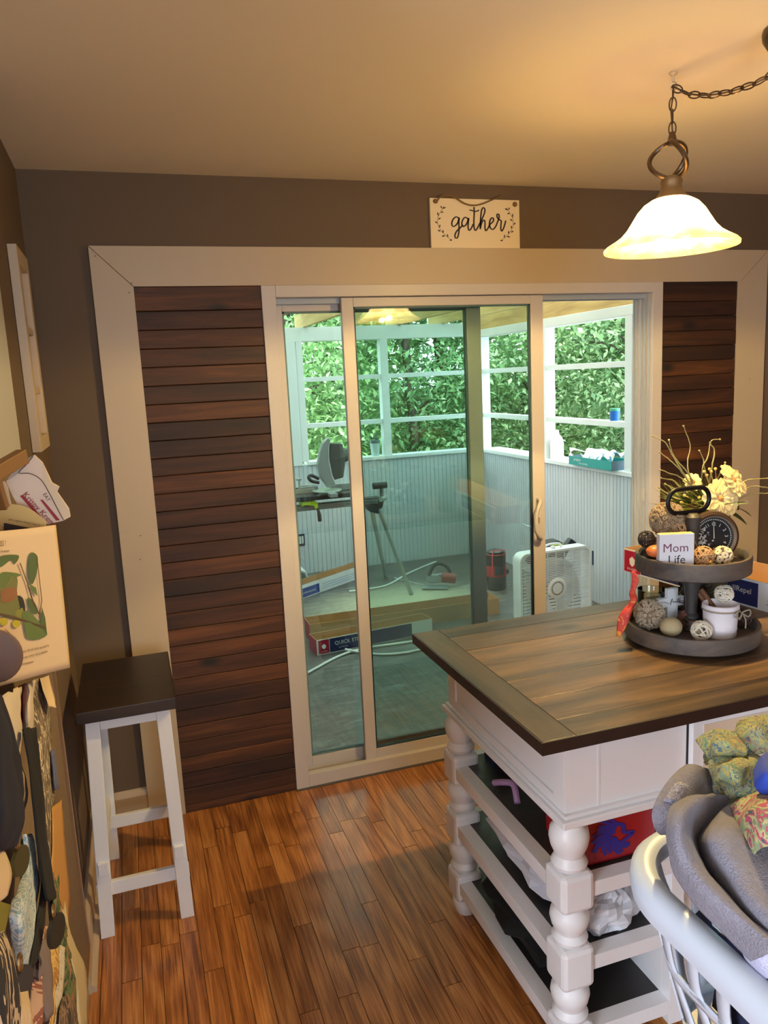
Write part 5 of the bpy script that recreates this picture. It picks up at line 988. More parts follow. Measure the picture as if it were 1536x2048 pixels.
db = thing('disc_ball', 'cream ball of sliced wood discs at the front right of upper tier', 'decorative ball', (2.313, -1.300, 1.163))
MB().ball((2.313, -1.300, 1.163), .0235, 18, 12).build('core', VDK, db, smooth=True)
for i in range(20):
    z = 1-2*(i+.5)/20; ph = i*2.39996; q = Vector((math.sqrt(1-z*z)*math.cos(ph), math.sqrt(1-z*z)*math.sin(ph), z)); c = Vector((2.313, -1.300, 1.163))
    mbd = MB(); mbd.cone(c+q*.021, c+q*.0258, .0098, .0088, 12, mi=0); mbd.cone(c+q*.0258, c+q*.0262, .0022, .002, 8, mi=1); mbd.build('wood_disc', [mat('cream_disc', (222, 204, 166), .7, var=.12, vscale=50), VBRN], db)
blk_ = thing('word_block', 'small white square wooden block lettered Mom Life on the upper tier', 'sign', (2.177, -1.272, 1.1362), -.315)
MB().box(-.047, .047, -.012, .012, 0, .0985).build('block', [mat('white_block_face', (214, 214, 222), .6)], blk_, bevel=.001, world=False)
q = MB(); q.box(-.046, .046, -.011, .011, .0983, .0992); q.box(.0468, .0475, -.011, .011, .001, .098); q.build('raw_wood_edge', mat('raw_pine_edge', (214, 176, 122), .6), blk_, world=False)
FM = lambda x, z, o=.0006: blk_.matrix_basis @ frame_m((x, -.012-o, z), (1, 0, 0), (0, 0, 1))
text([('Mom', .034, FM(-.003, .060))], 'lettering', mat('plum_ink', (112, 58, 86), .6), blk_)
text([('Life', .034, FM(.0, .027))], 'lettering', INK, blk_)
# round dial clock leaning back
ck = thing('dial_clock', 'round dark dial clock with bronze rim leaning on the upper tier', 'clock', (2.318, -1.252, 1.205), 0)
CM = frame_m((2.320, -1.252, 1.207), (.95, -.31, 0), (.03, .12, .98)) @ Matrix.Scale(.94, 4)
def clathe(prof, n=48):
    m_ = MB(); m_.lathe(prof, (0, 0, 0), n, caps=False); m_.v = [tuple(CM @ Vector(q)) for q in m_.v]; return m_
clathe([(0, -.03), (.070, -.03), (.0755, -.02), (.0765, .0), (.074, .010), (.066, .014), (.060, .012), (.057, .004), (0, .004)]).build('case', mat('bronze_clock_case', (96, 76, 58), .35, metal=.7), ck, smooth=True)
clathe([(.0001, .0055), (.0575, .0055)]).build('dial', mat('black_dial', (14, 14, 16), .9), ck)
clathe([(.0575, .0065), (.060, .0125), (.0585, .0125), (.0560, .0065)]).build('inner_ring', mat('silver_ring', (150, 146, 136), .3, metal=.8), ck, smooth=True)
WD = mat('worn_white_print', (196, 196, 192), .7); items = []
for i in range(12):
    a_ = PI/2-2*PI*i/12; items.append((['12','1','2','3','4','5','6','7','8','9','10','11'][i], .014, CM @ Matrix.Translation((.037*math.cos(a_), .037*math.sin(a_), .0075)) @ Matrix.Rotation(a_-PI/2, 4, 'Z')))
text(items, 'numerals', WD, ck)
q = MB()
for i in range(60):
    a_ = 2*PI*i/60; q.v += [tuple(CM @ Vector((r*math.cos(a_+d), r*math.sin(a_+d), .0075))) for r, d in ((.049, -.02), (.053, -.02), (.053, .02), (.049, .02))]; n_ = len(q.v); q.f.append((n_-4, n_-3, n_-2, n_-1)); q.mi.append(0)
o = q.build('minute_marks', WD, ck); o['kind'] = 'stuff'
q = MB(); 
for (pa, pb, wv) in (((0, -.006), (0, .045), .0022),): q.v += [tuple(CM @ Vector((x, y, .0085))) for x, y in ((-wv/2, pa[1]), (wv/2, pa[1]), (wv/4, pb[1]), (-wv/4, pb[1]))]; q.f.append((0, 1, 2, 3)); q.mi.append(0)
q.build('hand', mat('pale_hand', (214, 206, 190), .4), ck)
# pale worn patch on the dial
q = MB(); pr2 = random.Random(4); 
for i in range(60):
    cx, cy = -.032+pr2.gauss(0, .010), -.006+pr2.gauss(0, .013); s2 = pr2.uniform(.0012, .004)
    if math.hypot(cx, cy) > .053: continue
    k0 = len(q.v); q.v += [tuple(CM @ Vector((cx+s2*math.cos(t)*pr2.uniform(.6, 1.2), cy+s2*math.sin(t)*pr2.uniform(.6, 1.2), +.0066+i*4e-6))) for t in (0, 1.2, 2.4, 3.7, 5)]; q.f.append(tuple(range(k0, k0+5))); q.mi.append(0)
o = q.build('worn_patch', mat('worn_patch_grey', (150, 150, 146), .8), ck); o['kind'] = 'stuff'

# flower arrangement in a pot behind the tray
FLW = mat('cream_petal', (232, 208, 150), .7); FLC = mat('peach_centre', (214, 140, 80), .7); GRS = mat('olive_leaf', (120, 132, 62), .6); TWG = mat('pale_olive_twig', (164, 152, 96), .7); GRD = mat('dark_green_leaf', (74, 92, 42), .5)
BERRY = mat('gold_berry', (214, 178, 96), .35)
fa = thing('flower_arrangement', 'cream silk flowers, curly olive twigs and berries in a dark pot behind the tray', 'flower arrangement', (2.50, -1.03, .911))
FP = Vector((2.50, -1.03, .911)); FB = Vector((2.455, -1.06, 1.24))
MB().lathe([(0, 0), (.045, 0), (.055, .01), (.068, .20), (.072, .26), (.066, .26), (.058, .20), (0, .19)], FP, 26).build('pot', mat('dark_olive_pot', (66, 62, 42), .5, var=.2), fa, smooth=True)
TW = [[(2.338,-1.1,1.508),(2.363,-1.1,1.45),(2.355,-1.1,1.392),(2.369,-1.1,1.346)], [(2.286,-1.1,1.471),(2.31,-1.1,1.417),(2.356,-1.1,1.369)], [(2.231,-1.1,1.486),(2.274,-1.1,1.464),(2.311,-1.1,1.41),(2.347,-1.1,1.362)], [(2.257,-1.1,1.436),(2.302,-1.1,1.403),(2.344,-1.1,1.363)], [(2.435,-1.1,1.453),(2.430,-1.1,1.416),(2.41,-1.1,1.372)], [(2.470,-1.1,1.460),(2.446,-1.1,1.460),(2.437,-1.1,1.450),(2.452,-1.1,1.427),(2.445,-1.1,1.379)], [(2.492,-1.1,1.388),(2.478,-1.1,1.360)], [(2.258,-1.1,1.385),(2.32,-1.1,1.362),(2.357,-1.1,1.339)], [(2.262,-1.1,1.362),(2.312,-1.1,1.346),(2.352,-1.1,1.309)], [(2.277,-1.1,1.342),(2.313,-1.1,1.323)], [(2.72,-1.1,1.334),(2.659,-1.1,1.326),(2.57,-1.1,1.325),(2.515,-1.1,1.287),(2.478,-1.1,1.259)], [(2.73,-1.1,1.287),(2.66,-1.1,1.297),(2.59,-1.1,1.305),(2.534,-1.1,1.285)], [(2.73,-1.1,1.285),(2.661,-1.1,1.279),(2.591,-1.1,1.282),(2.525,-1.1,1.262),(2.488,-1.1,1.251)], [(2.256,-1.1,1.333),(2.304,-1.1,1.302),(2.33,-1.1,1.29)], [(2.395,-1.1,1.432),(2.412,-1.1,1.405),(2.42,-1.1,1.37)]]
for P in TW:
    P = [Vector(a) for a in P] + [FB+Vector((rb.uniform(-.03, .03), rb.uniform(-.02, .02), .02))]
    S = spline(P, 6); S = [s+.0022*mnoise.noise_vector(s*60) for s in S]; k = len(S); q = MB(); q.tube(S, [.0013+.0014*i/k for i in range(k)], 6); q.ball(S[0], .0032, 8, 6); q.build('twig', TWG, fa, smooth=True)
q = MB()
for i in range(420):
    a_ = rb.uniform(0, 2*PI); el = rb.uniform(.1, 1.45); L = rb.uniform(.05, .13); d = Vector((math.cos(a_)*math.cos(el)-.25, math.sin(a_)*math.cos(el)*.8-.1, math.sin(el))).normalized()
    b0 = Vector((2.425, -1.085, 1.255))+Vector((rb.uniform(-.06, .05), rb.uniform(-.03, .03), 0)); c = b0+d*L; s2 = d.orthogonal().normalized()*rb.uniform(.0015, .0035); n_ = len(q.v)
    q.v += [tuple(b0+d*L*.35), tuple(c*.6+b0*.4+s2), tuple(c+Vector((0, 0, -.004))), tuple(c*.6+b0*.4-s2)]; q.f.append((n_, n_+1, n_+2, n_+3)); q.mi.append(i % 2)
o = q.build('grass_blades', [GRS, GRD], fa); o['kind'] = 'stuff'
def flower(c, r, nrm, n, label):
    nrm = Vector(nrm).normalized(); a = nrm.orthogonal().normalized(); b = nrm.cross(a); hd_ = MB().ball(Vector(c)+nrm*.004, r*.18, 12, 8).build('flower_head', FLC, fa, smooth=True)
    for layer, (rl, lift) in enumerate(((1.0, .22), (.78, .5), (.55, .8))):
        for i in range(n-layer*2):
            t = 2*PI*i/(n-layer*2)+layer*.3; d = a*math.cos(t)+b*math.sin(t); s2 = nrm.cross(d); L = r*rl*rb.uniform(.9, 1.1); ctrl = []
            for u_, w_ in ((.1, .06), (.45, .20), (.8, .24), (1.0, .10)):
                ctrl.append([Vector(c)+d*L*u_+nrm*(L*lift*u_*(1.3-u_)+L*.05*abs(s3))+s2*s3*L*w_ for s3 in (-1, 0, 1)])
            MB().grid(surf(ctrl, 3, 3)).build('petal', FLW, hd_, smooth=True, solid=.0006)
flower((2.492, -1.13, 1.336), .056, (.35, -.8, .55), 14, '')
flower((2.430, -1.15, 1.290), .058, (-.1, -.95, .3), 14, '')
flower((2.385, -1.09, 1.335), .030, (-.2, -.8, .6), 10, '')
for i, c in enumerate([(2.39, -1.13, 1.372), (2.41, -1.13, 1.378), (2.425, -1.12, 1.368), (2.40, -1.13, 1.36), (2.44, -1.12, 1.375), (2.345, -1.12, 1.32), (2.33, -1.12, 1.305), (2.36, -1.12, 1.285), (2.32, -1.12, 1.285), (2.445, -1.16, 1.268), (2.46, -1.16, 1.262), (2.435, -1.16, 1.262), (2.375, -1.13, 1.295), (2.47, -1.14, 1.262)]):
    q = MB(); q.ball(c, .0048, 10, 7); q.tube([c, (c[0]*.6+FB.x*.4, c[1], c[2]*.6+FB.z*.4)], .0008, 4); q.build('berry', BERRY, fa, smooth=True)
for k, (a_, L, zz) in enumerate(((-.4, .10, 1.235), (-1.0, .09, 1.22), (.3, .10, 1.245), (-2.0, .07, 1.24), (3.3, .07, 1.25))):
    d = Vector((math.cos(a_), math.sin(a_)*.8, .15)); c = Vector((2.49, -1.08, zz)); s2 = Vector((-d.y, d.x, 0)).normalized()
    ctrl = [[c+s2*s*.004 for s in (-1, 0, 1)], [c+d*L*.4+s2*s*.024+Vector((0, 0, .01)) for s in (-1, 0, 1)], [c+d*L*.8+s2*s*.018+Vector((0, 0, -.012)) for s in (-1, 0, 1)], [c+d*L*1.05+s2*s*.002+Vector((0, 0, -.035)) for s in (-1, 0, 1)]]
    MB().grid(surf(ctrl, 3, 3)).build('leaf', GRD, fa, smooth=True, solid=.0008)

# lower tier
ZL = .938
knob_ball((2.166, -1.180, .981), .0425, POD, PODC, 'pale knobbly pod ball at the left of the lower tier', 190, .0042)
tag(MB().ball((2.176, -1.262, .966), .030, 22, 14, sc=(1.05, .95, .92)).build('carved_stone', mat('tan_stone', (176, 160, 124), .7, bump=.3, bscale=14, var=.15), smooth=True), 'smooth tan carved ball in front of the knobbly one, lower tier', 'decorative ball')
q = MB(); q.tube([(2.176+.0285*math.cos(t)*1.02, -1.262-.0285*abs(math.sin(.9)), .966) for t in (0, .1)], .0001, 3)
vine_ball((2.262, -1.222, .965), .027, VBRN, 'brown wicker ball in the middle of the lower tier', 17)
vine_ball((2.228, -1.322, .966), .0285, VWHT, 'cream wicker ball at the very front of the lower tier', 18)
vine_ball((2.405, -1.283, .967), .028, VDK, 'dark brown wicker ball at the right of the lower tier', 16)
cr = thing('faith_cross', 'small white wooden cross lettered faith standing in the lower tier', 'cross', (2.252, -1.165, ZL), 0)
q = MB(); q.box(2.236, 2.272, -1.171, -1.158, .938, 1.044); q.box(2.204, 2.236, -1.171, -1.158, .990, 1.017); q.box(2.272, 2.304, -1.171, -1.158, .990, 1.017); q.build('cross_body', mat('white_cross_paint', (222, 224, 226), .5), cr, weld=True)
lt = MB(); M0 = frame_m((2.254, -1.1716, 1.003), (1, 0, 0), (0, 0, 1))
for stk in ([(-.046, .003), (-.03, .0045), (-.012, -.003), (-.004, .004), (-.001, .010), (-.005, .008), (-.007, -.002), (-.008, -.009)], [(-.009, .001), (-.002, .002), (.004, .003), (.001, .001), (.003, -.003), (.007, .001), (.009, -.002), (.012, .002), (.013, -.003), (.018, .004), (.019, .010), (.018, -.003), (.024, .003), (.026, .011), (.023, -.003), (.028, .001), (.030, -.003), (.046, .006)], [(.0135, .006), (.018, .0065), (.0235, .0075)], [(.0105, .0075), (.0118, .0085)]): ribbon(lt, stk, .0016, M0)
lt.build('lettering', INK, cr)
JG = glassmat('clear_jar_glass', (236, 242, 240), 1.0)
jr2 = thing('glass_candle_jar', 'clear glass candle jar behind the white cross in the lower tier', 'jar', (2.232, -1.125, ZL))
MB().lathe([(0, 0), (.036, 0), (.040, .004), (.041, .092), (.0425, .096), (.040, .096), (.038, .09), (.037, .008), (0, .006)], (2.222, -1.118, ZL+.0005), 36).build('glass', JG, jr2, smooth=True)
MB().lathe([(0, .0065), (.0362, .0065), (.0365, .04), (0, .042)], (2.222, -1.118, ZL+.0005), 32).build('wax', mat('pale_grey_wax', (214, 216, 226), .5), jr2, smooth=True)
q = MB(); q.lathe([(.0412, .03), (.0414, .031), (.0414, .07), (.0412, .071)], (2.222, -1.118, ZL+.0005), 36); q.f = [f for i, f in enumerate(q.f[:-2]) if 18 < i % 36 < 34]; q.mi = [0]*len(q.f); q.build('green_label', mat('green_white_label', (84, 120, 64), .6), jr2)
pt = thing('white_pot', 'white ribbed ceramic pot with jute twine bow in the lower tier', 'pot', (2.300, -1.312, ZL))
PC = (2.303, -1.308)
MB().lathe([(0, 0), (.041, 0), (.043, .005), (.043, .018), (.0445, .022), (.0435, .026), (.045, .05), (.046, .075), (.0485, .080), (.0485, .090), (.045, .092), (.042, .088), (.041, .02), (0, .016)], (PC[0], PC[1], ZL), 40).build('pot_body', mat('white_ribbed_ceramic', (226, 218, 222), .6, bump=.8, bscale=45), pt, smooth=True)
q = MB(); q.tube([(PC[0]+.0475*math.cos(t), PC[1]+.0475*math.sin(t), ZL+.0775) for t in [2*PI*i/32 for i in range(32)]], .003, 7, closed=True)
for sgn in (-1, 1): q.tube(spline([(2.330, -1.357, 1.012), (2.330+.018*sgn, -1.366, 1.020), (2.330+.026*sgn, -1.362, 1.005), (2.330+.012*sgn, -1.366, 1.002), (2.330, -1.359, 1.012)], 5), .0018, 6)
q.tube(spline([(2.330, -1.359, 1.012), (2.343, -1.359, .99), (2.346, -1.356, .965)], 4), .0018, 6); q.tube(spline([(2.330, -1.359, 1.012), (2.318, -1.363, .995)], 4), .0018, 6)
q.build('twine', mat('grey_jute', (150, 138, 120), .9, bump=.5, bscale=200), pt, smooth=True)
vine_ball((2.335, -1.285, 1.045), .0265, VWHT, 'cream wicker ball resting on the rim of the white pot', 18)
cd = MB(); cd.tube([(2.330, -1.30, .962), (2.29, -1.245, 1.055)], [.007, .0075], 8); cd.tube([(2.322, -1.293, .962), (2.280, -1.238, 1.050)], [.006, .006], 8); tag(cd.build('cinnamon_stick', mat('cinnamon_bark', (104, 66, 38), .7, bump=.5), smooth=True), 'brown cinnamon sticks leaning out of the white pot', 'stick')
pc = thing('pine_cone', 'dark pine cones crowded behind the post of the lower tier', 'pine cone', (2.305, -1.17, ZL))
MB().ball((2.335, -1.165, 1.0), .045, 14, 10, sc=(1, .9, 1.3)).build('cone_core', VDK, pc, smooth=True)
q = MB()
for i in range(110):
    z = 1-2*(i+.5)/110; ph = i*2.39996; n3 = Vector((math.sqrt(1-z*z)*math.cos(ph), math.sqrt(1-z*z)*math.sin(ph), z)); c = Vector((2.335, -1.165, 1.0))+Vector((n3.x*.046, n3.y*.042, n3.z*.060)); d = (n3+Vector((0, 0, .5))).normalized(); s2 = d.cross(n3)
    if s2.length < .01: continue
    s2.normalize(); k0 = len(q.v); q.v += [tuple(c-s2*.005), tuple(c+d*.013+n3*.004-s2*.007), tuple(c+d*.013+n3*.004+s2*.007), tuple(c+s2*.005)]; q.f.append((k0, k0+1, k0+2, k0+3)); q.mi.append(0)
o = q.build('scales', mat('cone_scale', (60, 52, 50), .7), pc, solid=.001); o['kind'] = 'stuff'
vine_ball((2.208, -1.262, .967), .001, VDK, '', 1) if False else None
# autumn ribbon leaf hanging over the rim
LFM = pattern('autumn_leaf', [(232, 150, 60), (206, 70, 44), (196, 60, 50), (220, 120, 60), (226, 190, 150)], 14, rough=.6)
ctrl = [[(2.015+.0, -1.335, 1.128), (2.022, -1.335, 1.134), (2.03, -1.33, 1.128)], [(2.018, -1.335, 1.10), (2.030, -1.345, 1.104), (2.045, -1.33, 1.10)], [(2.010, -1.335, 1.070), (2.018, -1.345, 1.075), (2.030, -1.33, 1.072)], [(2.012, -1.335, 1.045), (2.024, -1.345, 1.050), (2.040, -1.33, 1.050)], [(1.985, -1.335, 1.020), (2.002, -1.350, 1.022), (2.026, -1.33, 1.018)], [(1.972, -1.335, .99), (1.99, -1.350, .985), (2.008, -1.33, .98)], [(1.968, -1.335, .955), (1.972, -1.345, .950), (1.985, -1.33, .945)]]
ctrl = [[(a+.055, b_+.11, c-.012*0) for a, b_, c in r] for r in ctrl]
tag(MB().grid(surf(ctrl, 4, 4, jitter=.002, nscale=40)).build('autumn_leaf', LFM, smooth=True, solid=.0012), 'curled red and orange cloth leaf hanging at the left of the tiered tray', 'leaf')

# long carton lying across the table behind the tray, sticking out over its back edge
cb = carton('long open flooring carton with navy and crimson print overhanging the back of the island', (2.555, -.515, .9105), -PI/2+.12, 1.16, .20, .092)
for k in range(2): pass
# printed side faces the camera: local y=0 side becomes -x
q = MB(); q.box(.004, .088, -.0016, -.0009, .004, .086); q.build('crimson_label', CRIM, cb, world=False)
q = MB(); q.box(.092, .60, -.0016, -.0009, .006, .084); q.build('navy_label', NAVYC, cb, world=False)
q = MB(); q.prism([(.032, .055), (.046, .066), (.060, .055), (.058, .036), (.046, .026), (.034, .036)], 'y', -.0024, -.0017); q.build('shield_emblem', WPR, cb, world=False)
CBM = cb.matrix_basis
def cf(x, z): return CBM @ frame_m((x, -.0026, z), (1, 0, 0), (0, 0, 1))
text([('SPILLREPEL', .011, cf(.046, .016)), ('1-800-661-4482 | flooring.com', .012, cf(.20, .020)), ('QUICK STICK', .03, cf(.24, .055)), ('with SpillRepel', .026, cf(.50, .052))], 'lettering', WPR, cb)
text([("Don't forget", .030, cf(.73, .060)), ], 'heading', mat('dark_red_print', (120, 40, 40), .6), cb)
text([('See manufacturer for care', .012, cf(.70, .035)), ('everyone with wet floors', .012, cf(.70, .012))], 'small_print', mat('dark_brown_print', (70, 50, 44), .6), cb)
q = MB(); q.box(.63, .84, -.0022, -.0012, .0235, .0245); q.build('rule_line', mat('dark_brown_print', (70, 50, 44), .6), cb, world=False)

# ================================================================== ON THE ISLAND SHELVES
REDB = mat('glossy_red', (150, 20, 28), .3); BLUI = mat('royal_blue_print', (40, 34, 130), .4)
rbx = thing('red_case', 'red case with blue mane print on the top shelf behind the front leg', 'box', (1.82, -1.46, .5155))
MB().box(1.715, 1.922, -1.535, -1.36, .5157, .650).build('case', REDB, rbx, bevel=.008)
lt = MB(); RM = frame_m((1.80, -1.5365, .585), (1, 0, 0), (0, 0, 1)); rr3 = random.Random(8)
RM0 = RM
for i in range(44):
    RM = RM0 @ Matrix.Translation((0, 0, i*2e-5)); a0 = rr3.uniform(1.2, 5.0); r0, r1 = rr3.uniform(.004, .02), rr3.uniform(.04, .070)
    ribbon(lt, [(r0*math.cos(a0), r0*math.sin(a0)*.85), ((r0+r1)/2*math.cos(a0+.25), (r0+r1)/2*math.sin(a0+.25)*.85), (r1*math.cos(a0+.6), r1*math.sin(a0+.6)*.85)], .0075, RM)
ribbon(lt, [(.0, .03), (.025, .02), (.03, .0), (.055, -.005), (.03, -.02), (.01, -.03)], .011, RM)
o = lt.build('mane_print', BLUI, rbx); o['kind'] = 'stuff'
BAG = mat('thin_white_plastic', (206, 210, 222), .3)
def bag(label, c, rad, seed, m=BAG, nm='plastic_bag', cat='bag', hs=1):
    P = []; n1_, n2_ = 26, 16
    for i in range(n2_+1):
        t = PI*i/n2_; row = []
        for k in range(n1_+1):
            a_ = 2*PI*(k % n1_)/n1_; d = Vector((math.sin(t)*math.cos(a_), math.sin(t)*math.sin(a_), -math.cos(t))); n_ = mnoise.noise(d*2.6+Vector((seed, 0, 0)))*.28+abs(mnoise.noise(d*6+Vector((0, seed, 0))))*.30
            q2 = Vector((d.x*rad[0], d.y*rad[1], d.z*rad[2]))*(.86+n_); q2 += Vector(c); q2.z = max(q2.z, c[2]-rad[2]*.82); row.append(q2)
        P.append(row)
    return tag(MB().grid(P).build(nm, m, smooth=(cat != 'bag')), label, cat)
bag('crumpled clear white plastic bag spread along the middle shelf', (1.79, -1.27, .385), (.12, .27, .075), 2)
bag('crumpled white grocery bag at the front of the middle shelf', (1.81, -1.49, .366), (.10, .07, .055), 7, mat('grocery_bag_plastic', (200, 204, 212), .35))
bag('black cloth bag slumped on the bottom shelf', (1.775, -1.22, .205), (.135, .26, .095), 5, mat('black_cloth', (10, 10, 12), .9))
tag(MB().box(1.700, 1.722, -1.48, -1.44, .5157, .575).build('yellow_card_box', mat('bright_yellow_card', (226, 206, 40), .5), bevel=.001), 'small yellow card box on the top shelf behind the front leg', 'box')
tag(MB().tube(spline([(1.70, -1.24, .53), (1.71, -1.20, .56), (1.70, -1.16, .55), (1.69, -1.12, .53)], 5), .009, 8).build('purple_bow', mat('lilac_ribbon', (176, 140, 186), .6), smooth=True), 'lilac ribbon lying on the top shelf', 'ribbon')
tag(MB().box(1.74, 1.90, -1.02, -.95, .5157, .585).build('navy_box', mat('navy_card', (24, 30, 70), .5), bevel=.002), 'navy box at the far end of the top shelf', 'box')

# ================================================================== LAUNDRY BASKET
BWH = mat('white_basket_plastic', (192, 202, 216), .34)
bk_ = thing('laundry_basket', 'white plastic laundry basket with wavy slotted sides heaped with washing', 'basket', (1.715, -2.28, .6805))
def rrect(cx, cy, hx, hy, r, k=8):
    P = []
    for sx, sy, a0 in ((1, 1, 0), (-1, 1, PI/2), (-1, -1, PI), (1, -1, 1.5*PI)):
        for i in range(k+1): t = a0+PI/2*i/k; P.append((cx+sx*(hx-r)+r*math.cos(t), cy+sy*(hy-r)+r*math.sin(t)))
    return P
BCX, BCY, BHX, BHY = 1.715, -2.28, .275, .235
def densify(P, n):
    P = [Vector((a, b_, 0)) for a, b_ in P]; L = [0]
    for i in range(len(P)): L.append(L[-1]+(P[(i+1) % len(P)]-P[i]).length)
    out = []
    for j in range(n):
        s3 = L[-1]*j/n; i = max(k for k in range(len(P)) if L[k] <= s3+1e-9); t = (s3-L[i])/max(L[i+1]-L[i], 1e-9); out.append(P[i].lerp(P[(i+1) % len(P)], min(t, 1)))
    return out
RT = densify(rrect(BCX, BCY, BHX, BHY, .12), 120); RBm = densify(rrect(BCX, BCY, BHX-.055, BHY-.05, .09), 120)
q = MB()
sec = [(-.016, -.012), (-.020, .002), (-.016, .014), (-.004, .019), (.010, .016), (.019, .006), (.021, -.010), (.018, -.026), (.014, -.026), (.014, -.008), (.004, .006), (-.006, .002), (-.010, -.014)]
vs = []; 
for i, p in enumerate(RT):
    a = RT[i-1]; b_ = RT[(i+1) % 120]; d = (b_-a).normalized(); nx = Vector((d.y, -d.x, 0))
    for o_, z_ in sec: q2 = p+nx*o_; vs.append((q2.x, q2.y, .940+z_))
m_ = len(sec); q.add(vs, [(i*m_+k, i*m_+(k+1) % m_, ((i+1) % 120)*m_+(k+1) % m_, ((i+1) % 120)*m_+k) for i in range(120) for k in range(m_)]); q.build('rim', BWH, bk_, smooth=True)
def bw(s3, h):   # point on the side wall, s3 along the perimeter in samples, h 0 bottom..1 top
    i = int(math.floor(s3)) % 120; f_ = s3-math.floor(s3); t = RT[i].lerp(RT[(i+1) % 120], f_); b_ = RBm[i].lerp(RBm[(i+1) % 120], f_); p = b_.lerp(t, h); return Vector((p.x, p.y, .690+.245*h))
for j in range(30):
    s0 = 4*j; P = []; sg = 1
    for i in range(15):
        h = .06+.92*i/14; off = .62*math.sin(h*2*PI*1.15+.6); wd = .78+.35*(abs(h-.5) < .04)+.5*max(0, h-.80)/.2+.4*max(0, .2-h)/.2
        P.append([bw(s0+off-wd, h), bw(s0+off, h), bw(s0+off+wd, h)])
    MB().grid(P).build('rib', BWH, bk_, smooth=True, solid=.0035)
for h0, h1, nm in ((.93, 1.0, 'upper_band'), (.47, .55, 'middle_band'), (0, .12, 'lower_band')):
    P = [[bw(i, h0+(h1-h0)*k/3) for i in range(121)] for k in range(4)]; P = [[*r[:120], r[0]] for r in P]
    if nm == 'middle_band': P = [[p for p in r] for r in P]
    MB().grid(P).build(nm, BWH, bk_, smooth=True, solid=.0035)
q = MB(); q.prism([(p.x, p.y) for p in RBm[::2]], 'z', .6815, .690); q.build('base', BWH, bk_)
# low bench the basket stands on
bn = thing('wooden_bench', 'dark wooden bench under the laundry basket', 'bench', (1.75, -2.35, 0))
MB().box(1.56, 2.30, -2.60, -2.16, .650, .680).build('seat', ESPRE, bn, bevel=.003)
for x in (1.60, 2.25):
    for y in (-2.56, -2.20): MB().box(x-.02, x+.02, y-.02, y+.02, 0, .65).build('leg', ESPRE, bn)
# washing
TER = mat('grey_terry', (132, 130, 142), .95, bump=1.0, bscale=330, var=.16, vscale=120)
PAIS = pattern('paisley_print', [(98, 128, 104), (158, 156, 98), (80, 104, 110), (166, 150, 84), (122, 142, 114), (140, 114, 88), (74, 86, 98), (150, 154, 112)], 34, rough=.85, stretch=(1, 1, 1))
PINKP = pattern('pink_floral_print', [(164, 154, 104), (158, 72, 84), (118, 132, 96), (168, 158, 110), (160, 70, 90), (60, 76, 86), (166, 158, 110)], 22, rough=.85)
NAV = mat('navy_fabric', (22, 28, 58), .9, bump=.3, bscale=60)
q = bag('navy clothes filling the laundry basket under the towels', (1.70, -2.27, .84), (.215, .185, .135), 3, NAV, 'navy_clothes', 'clothes')
def cloth(key, m, label, name, cat, th=.006, jit=.006, ku=8, kv=8, seed=1, nscale=14, parent=None):
    P = surf(G[key], ku, kv, jitter=jit, seed=seed, nscale=nscale); o = MB().grid(P).build(name, m, parent, smooth=True, solid=th)
    if label: tag(o, label, cat)
    return o
bag('rumpled grey terry towel filling the right part of the basket', (1.80, -2.28, .955), (.155, .165, .105), 9, TER, 'spare_towel', 'towel')
tb2 = thing('banded_towel', 'grey terry towel with patterned woven band at the far corner of the basket', 'towel', G['towel_band'][2][1])
cloth('towel_band', TER, None, 'towel_cloth', None, .010, .004, parent=tb2)
R = G['towel_band']; P = surf(R, 8, 8, jitter=.004, seed=1, nscale=14)
BANDM = pattern('woven_band', [(112, 110, 126), (150, 152, 170), (98, 96, 112), (156, 158, 176), (120, 118, 134)], 110, rough=.8, stretch=(1, 1, 1))
sub = [[p+Vector((-.004, -.0045, .005)) for p in r[4:20]] for r in P[8:15]]
MB().grid(sub).build('woven_band', BANDM, tb2, smooth=True, solid=.002)
cloth('towel_a', TER, 'grey terry towel folded over the near left side of the heap', 'terry_towel', 'towel', .012, .005, seed=2)
cloth('towel_b', TER, 'broad grey terry towel lobe in the middle of the washing heap', 'terry_towel', 'towel', .012, .006, seed=5)
sh_ = thing('paisley_shirt', 'green and yellow paisley printed shirt crumpled on top of the heap', 'shirt', G['shirt1'][1][1])
for i, k in enumerate(('shirt1', 'shirt2', 'shirt3')): cloth(k, PAIS, None, 'shirt_fold', None, .004, .014, seed=7+i, nscale=30, parent=sh_)
cloth('shirt4', PINKP, 'pink and green floral printed cloth hanging at the right of the heap', 'floral_cloth', 'cloth', .004, .007, seed=12, nscale=20)
cloth('blue_cloth', mat('royal_blue_cotton', (36, 62, 160), .85), 'royal blue cloth at the right edge of the heap', 'blue_cloth', 'cloth', .005, .006, seed=14)
cloth('mint', mat('mint_cotton', (168, 192, 190), .9), 'pale mint cloth poking out under the grey towels', 'mint_cloth', 'cloth', .004, .010, seed=15, nscale=24)
cloth('lavender', mat('lavender_terry', (182, 182, 206), .95, bump=.8, bscale=300), 'pale lavender towel at the near rim of the basket', 'lavender_towel', 'towel', .008, .008, seed=16)

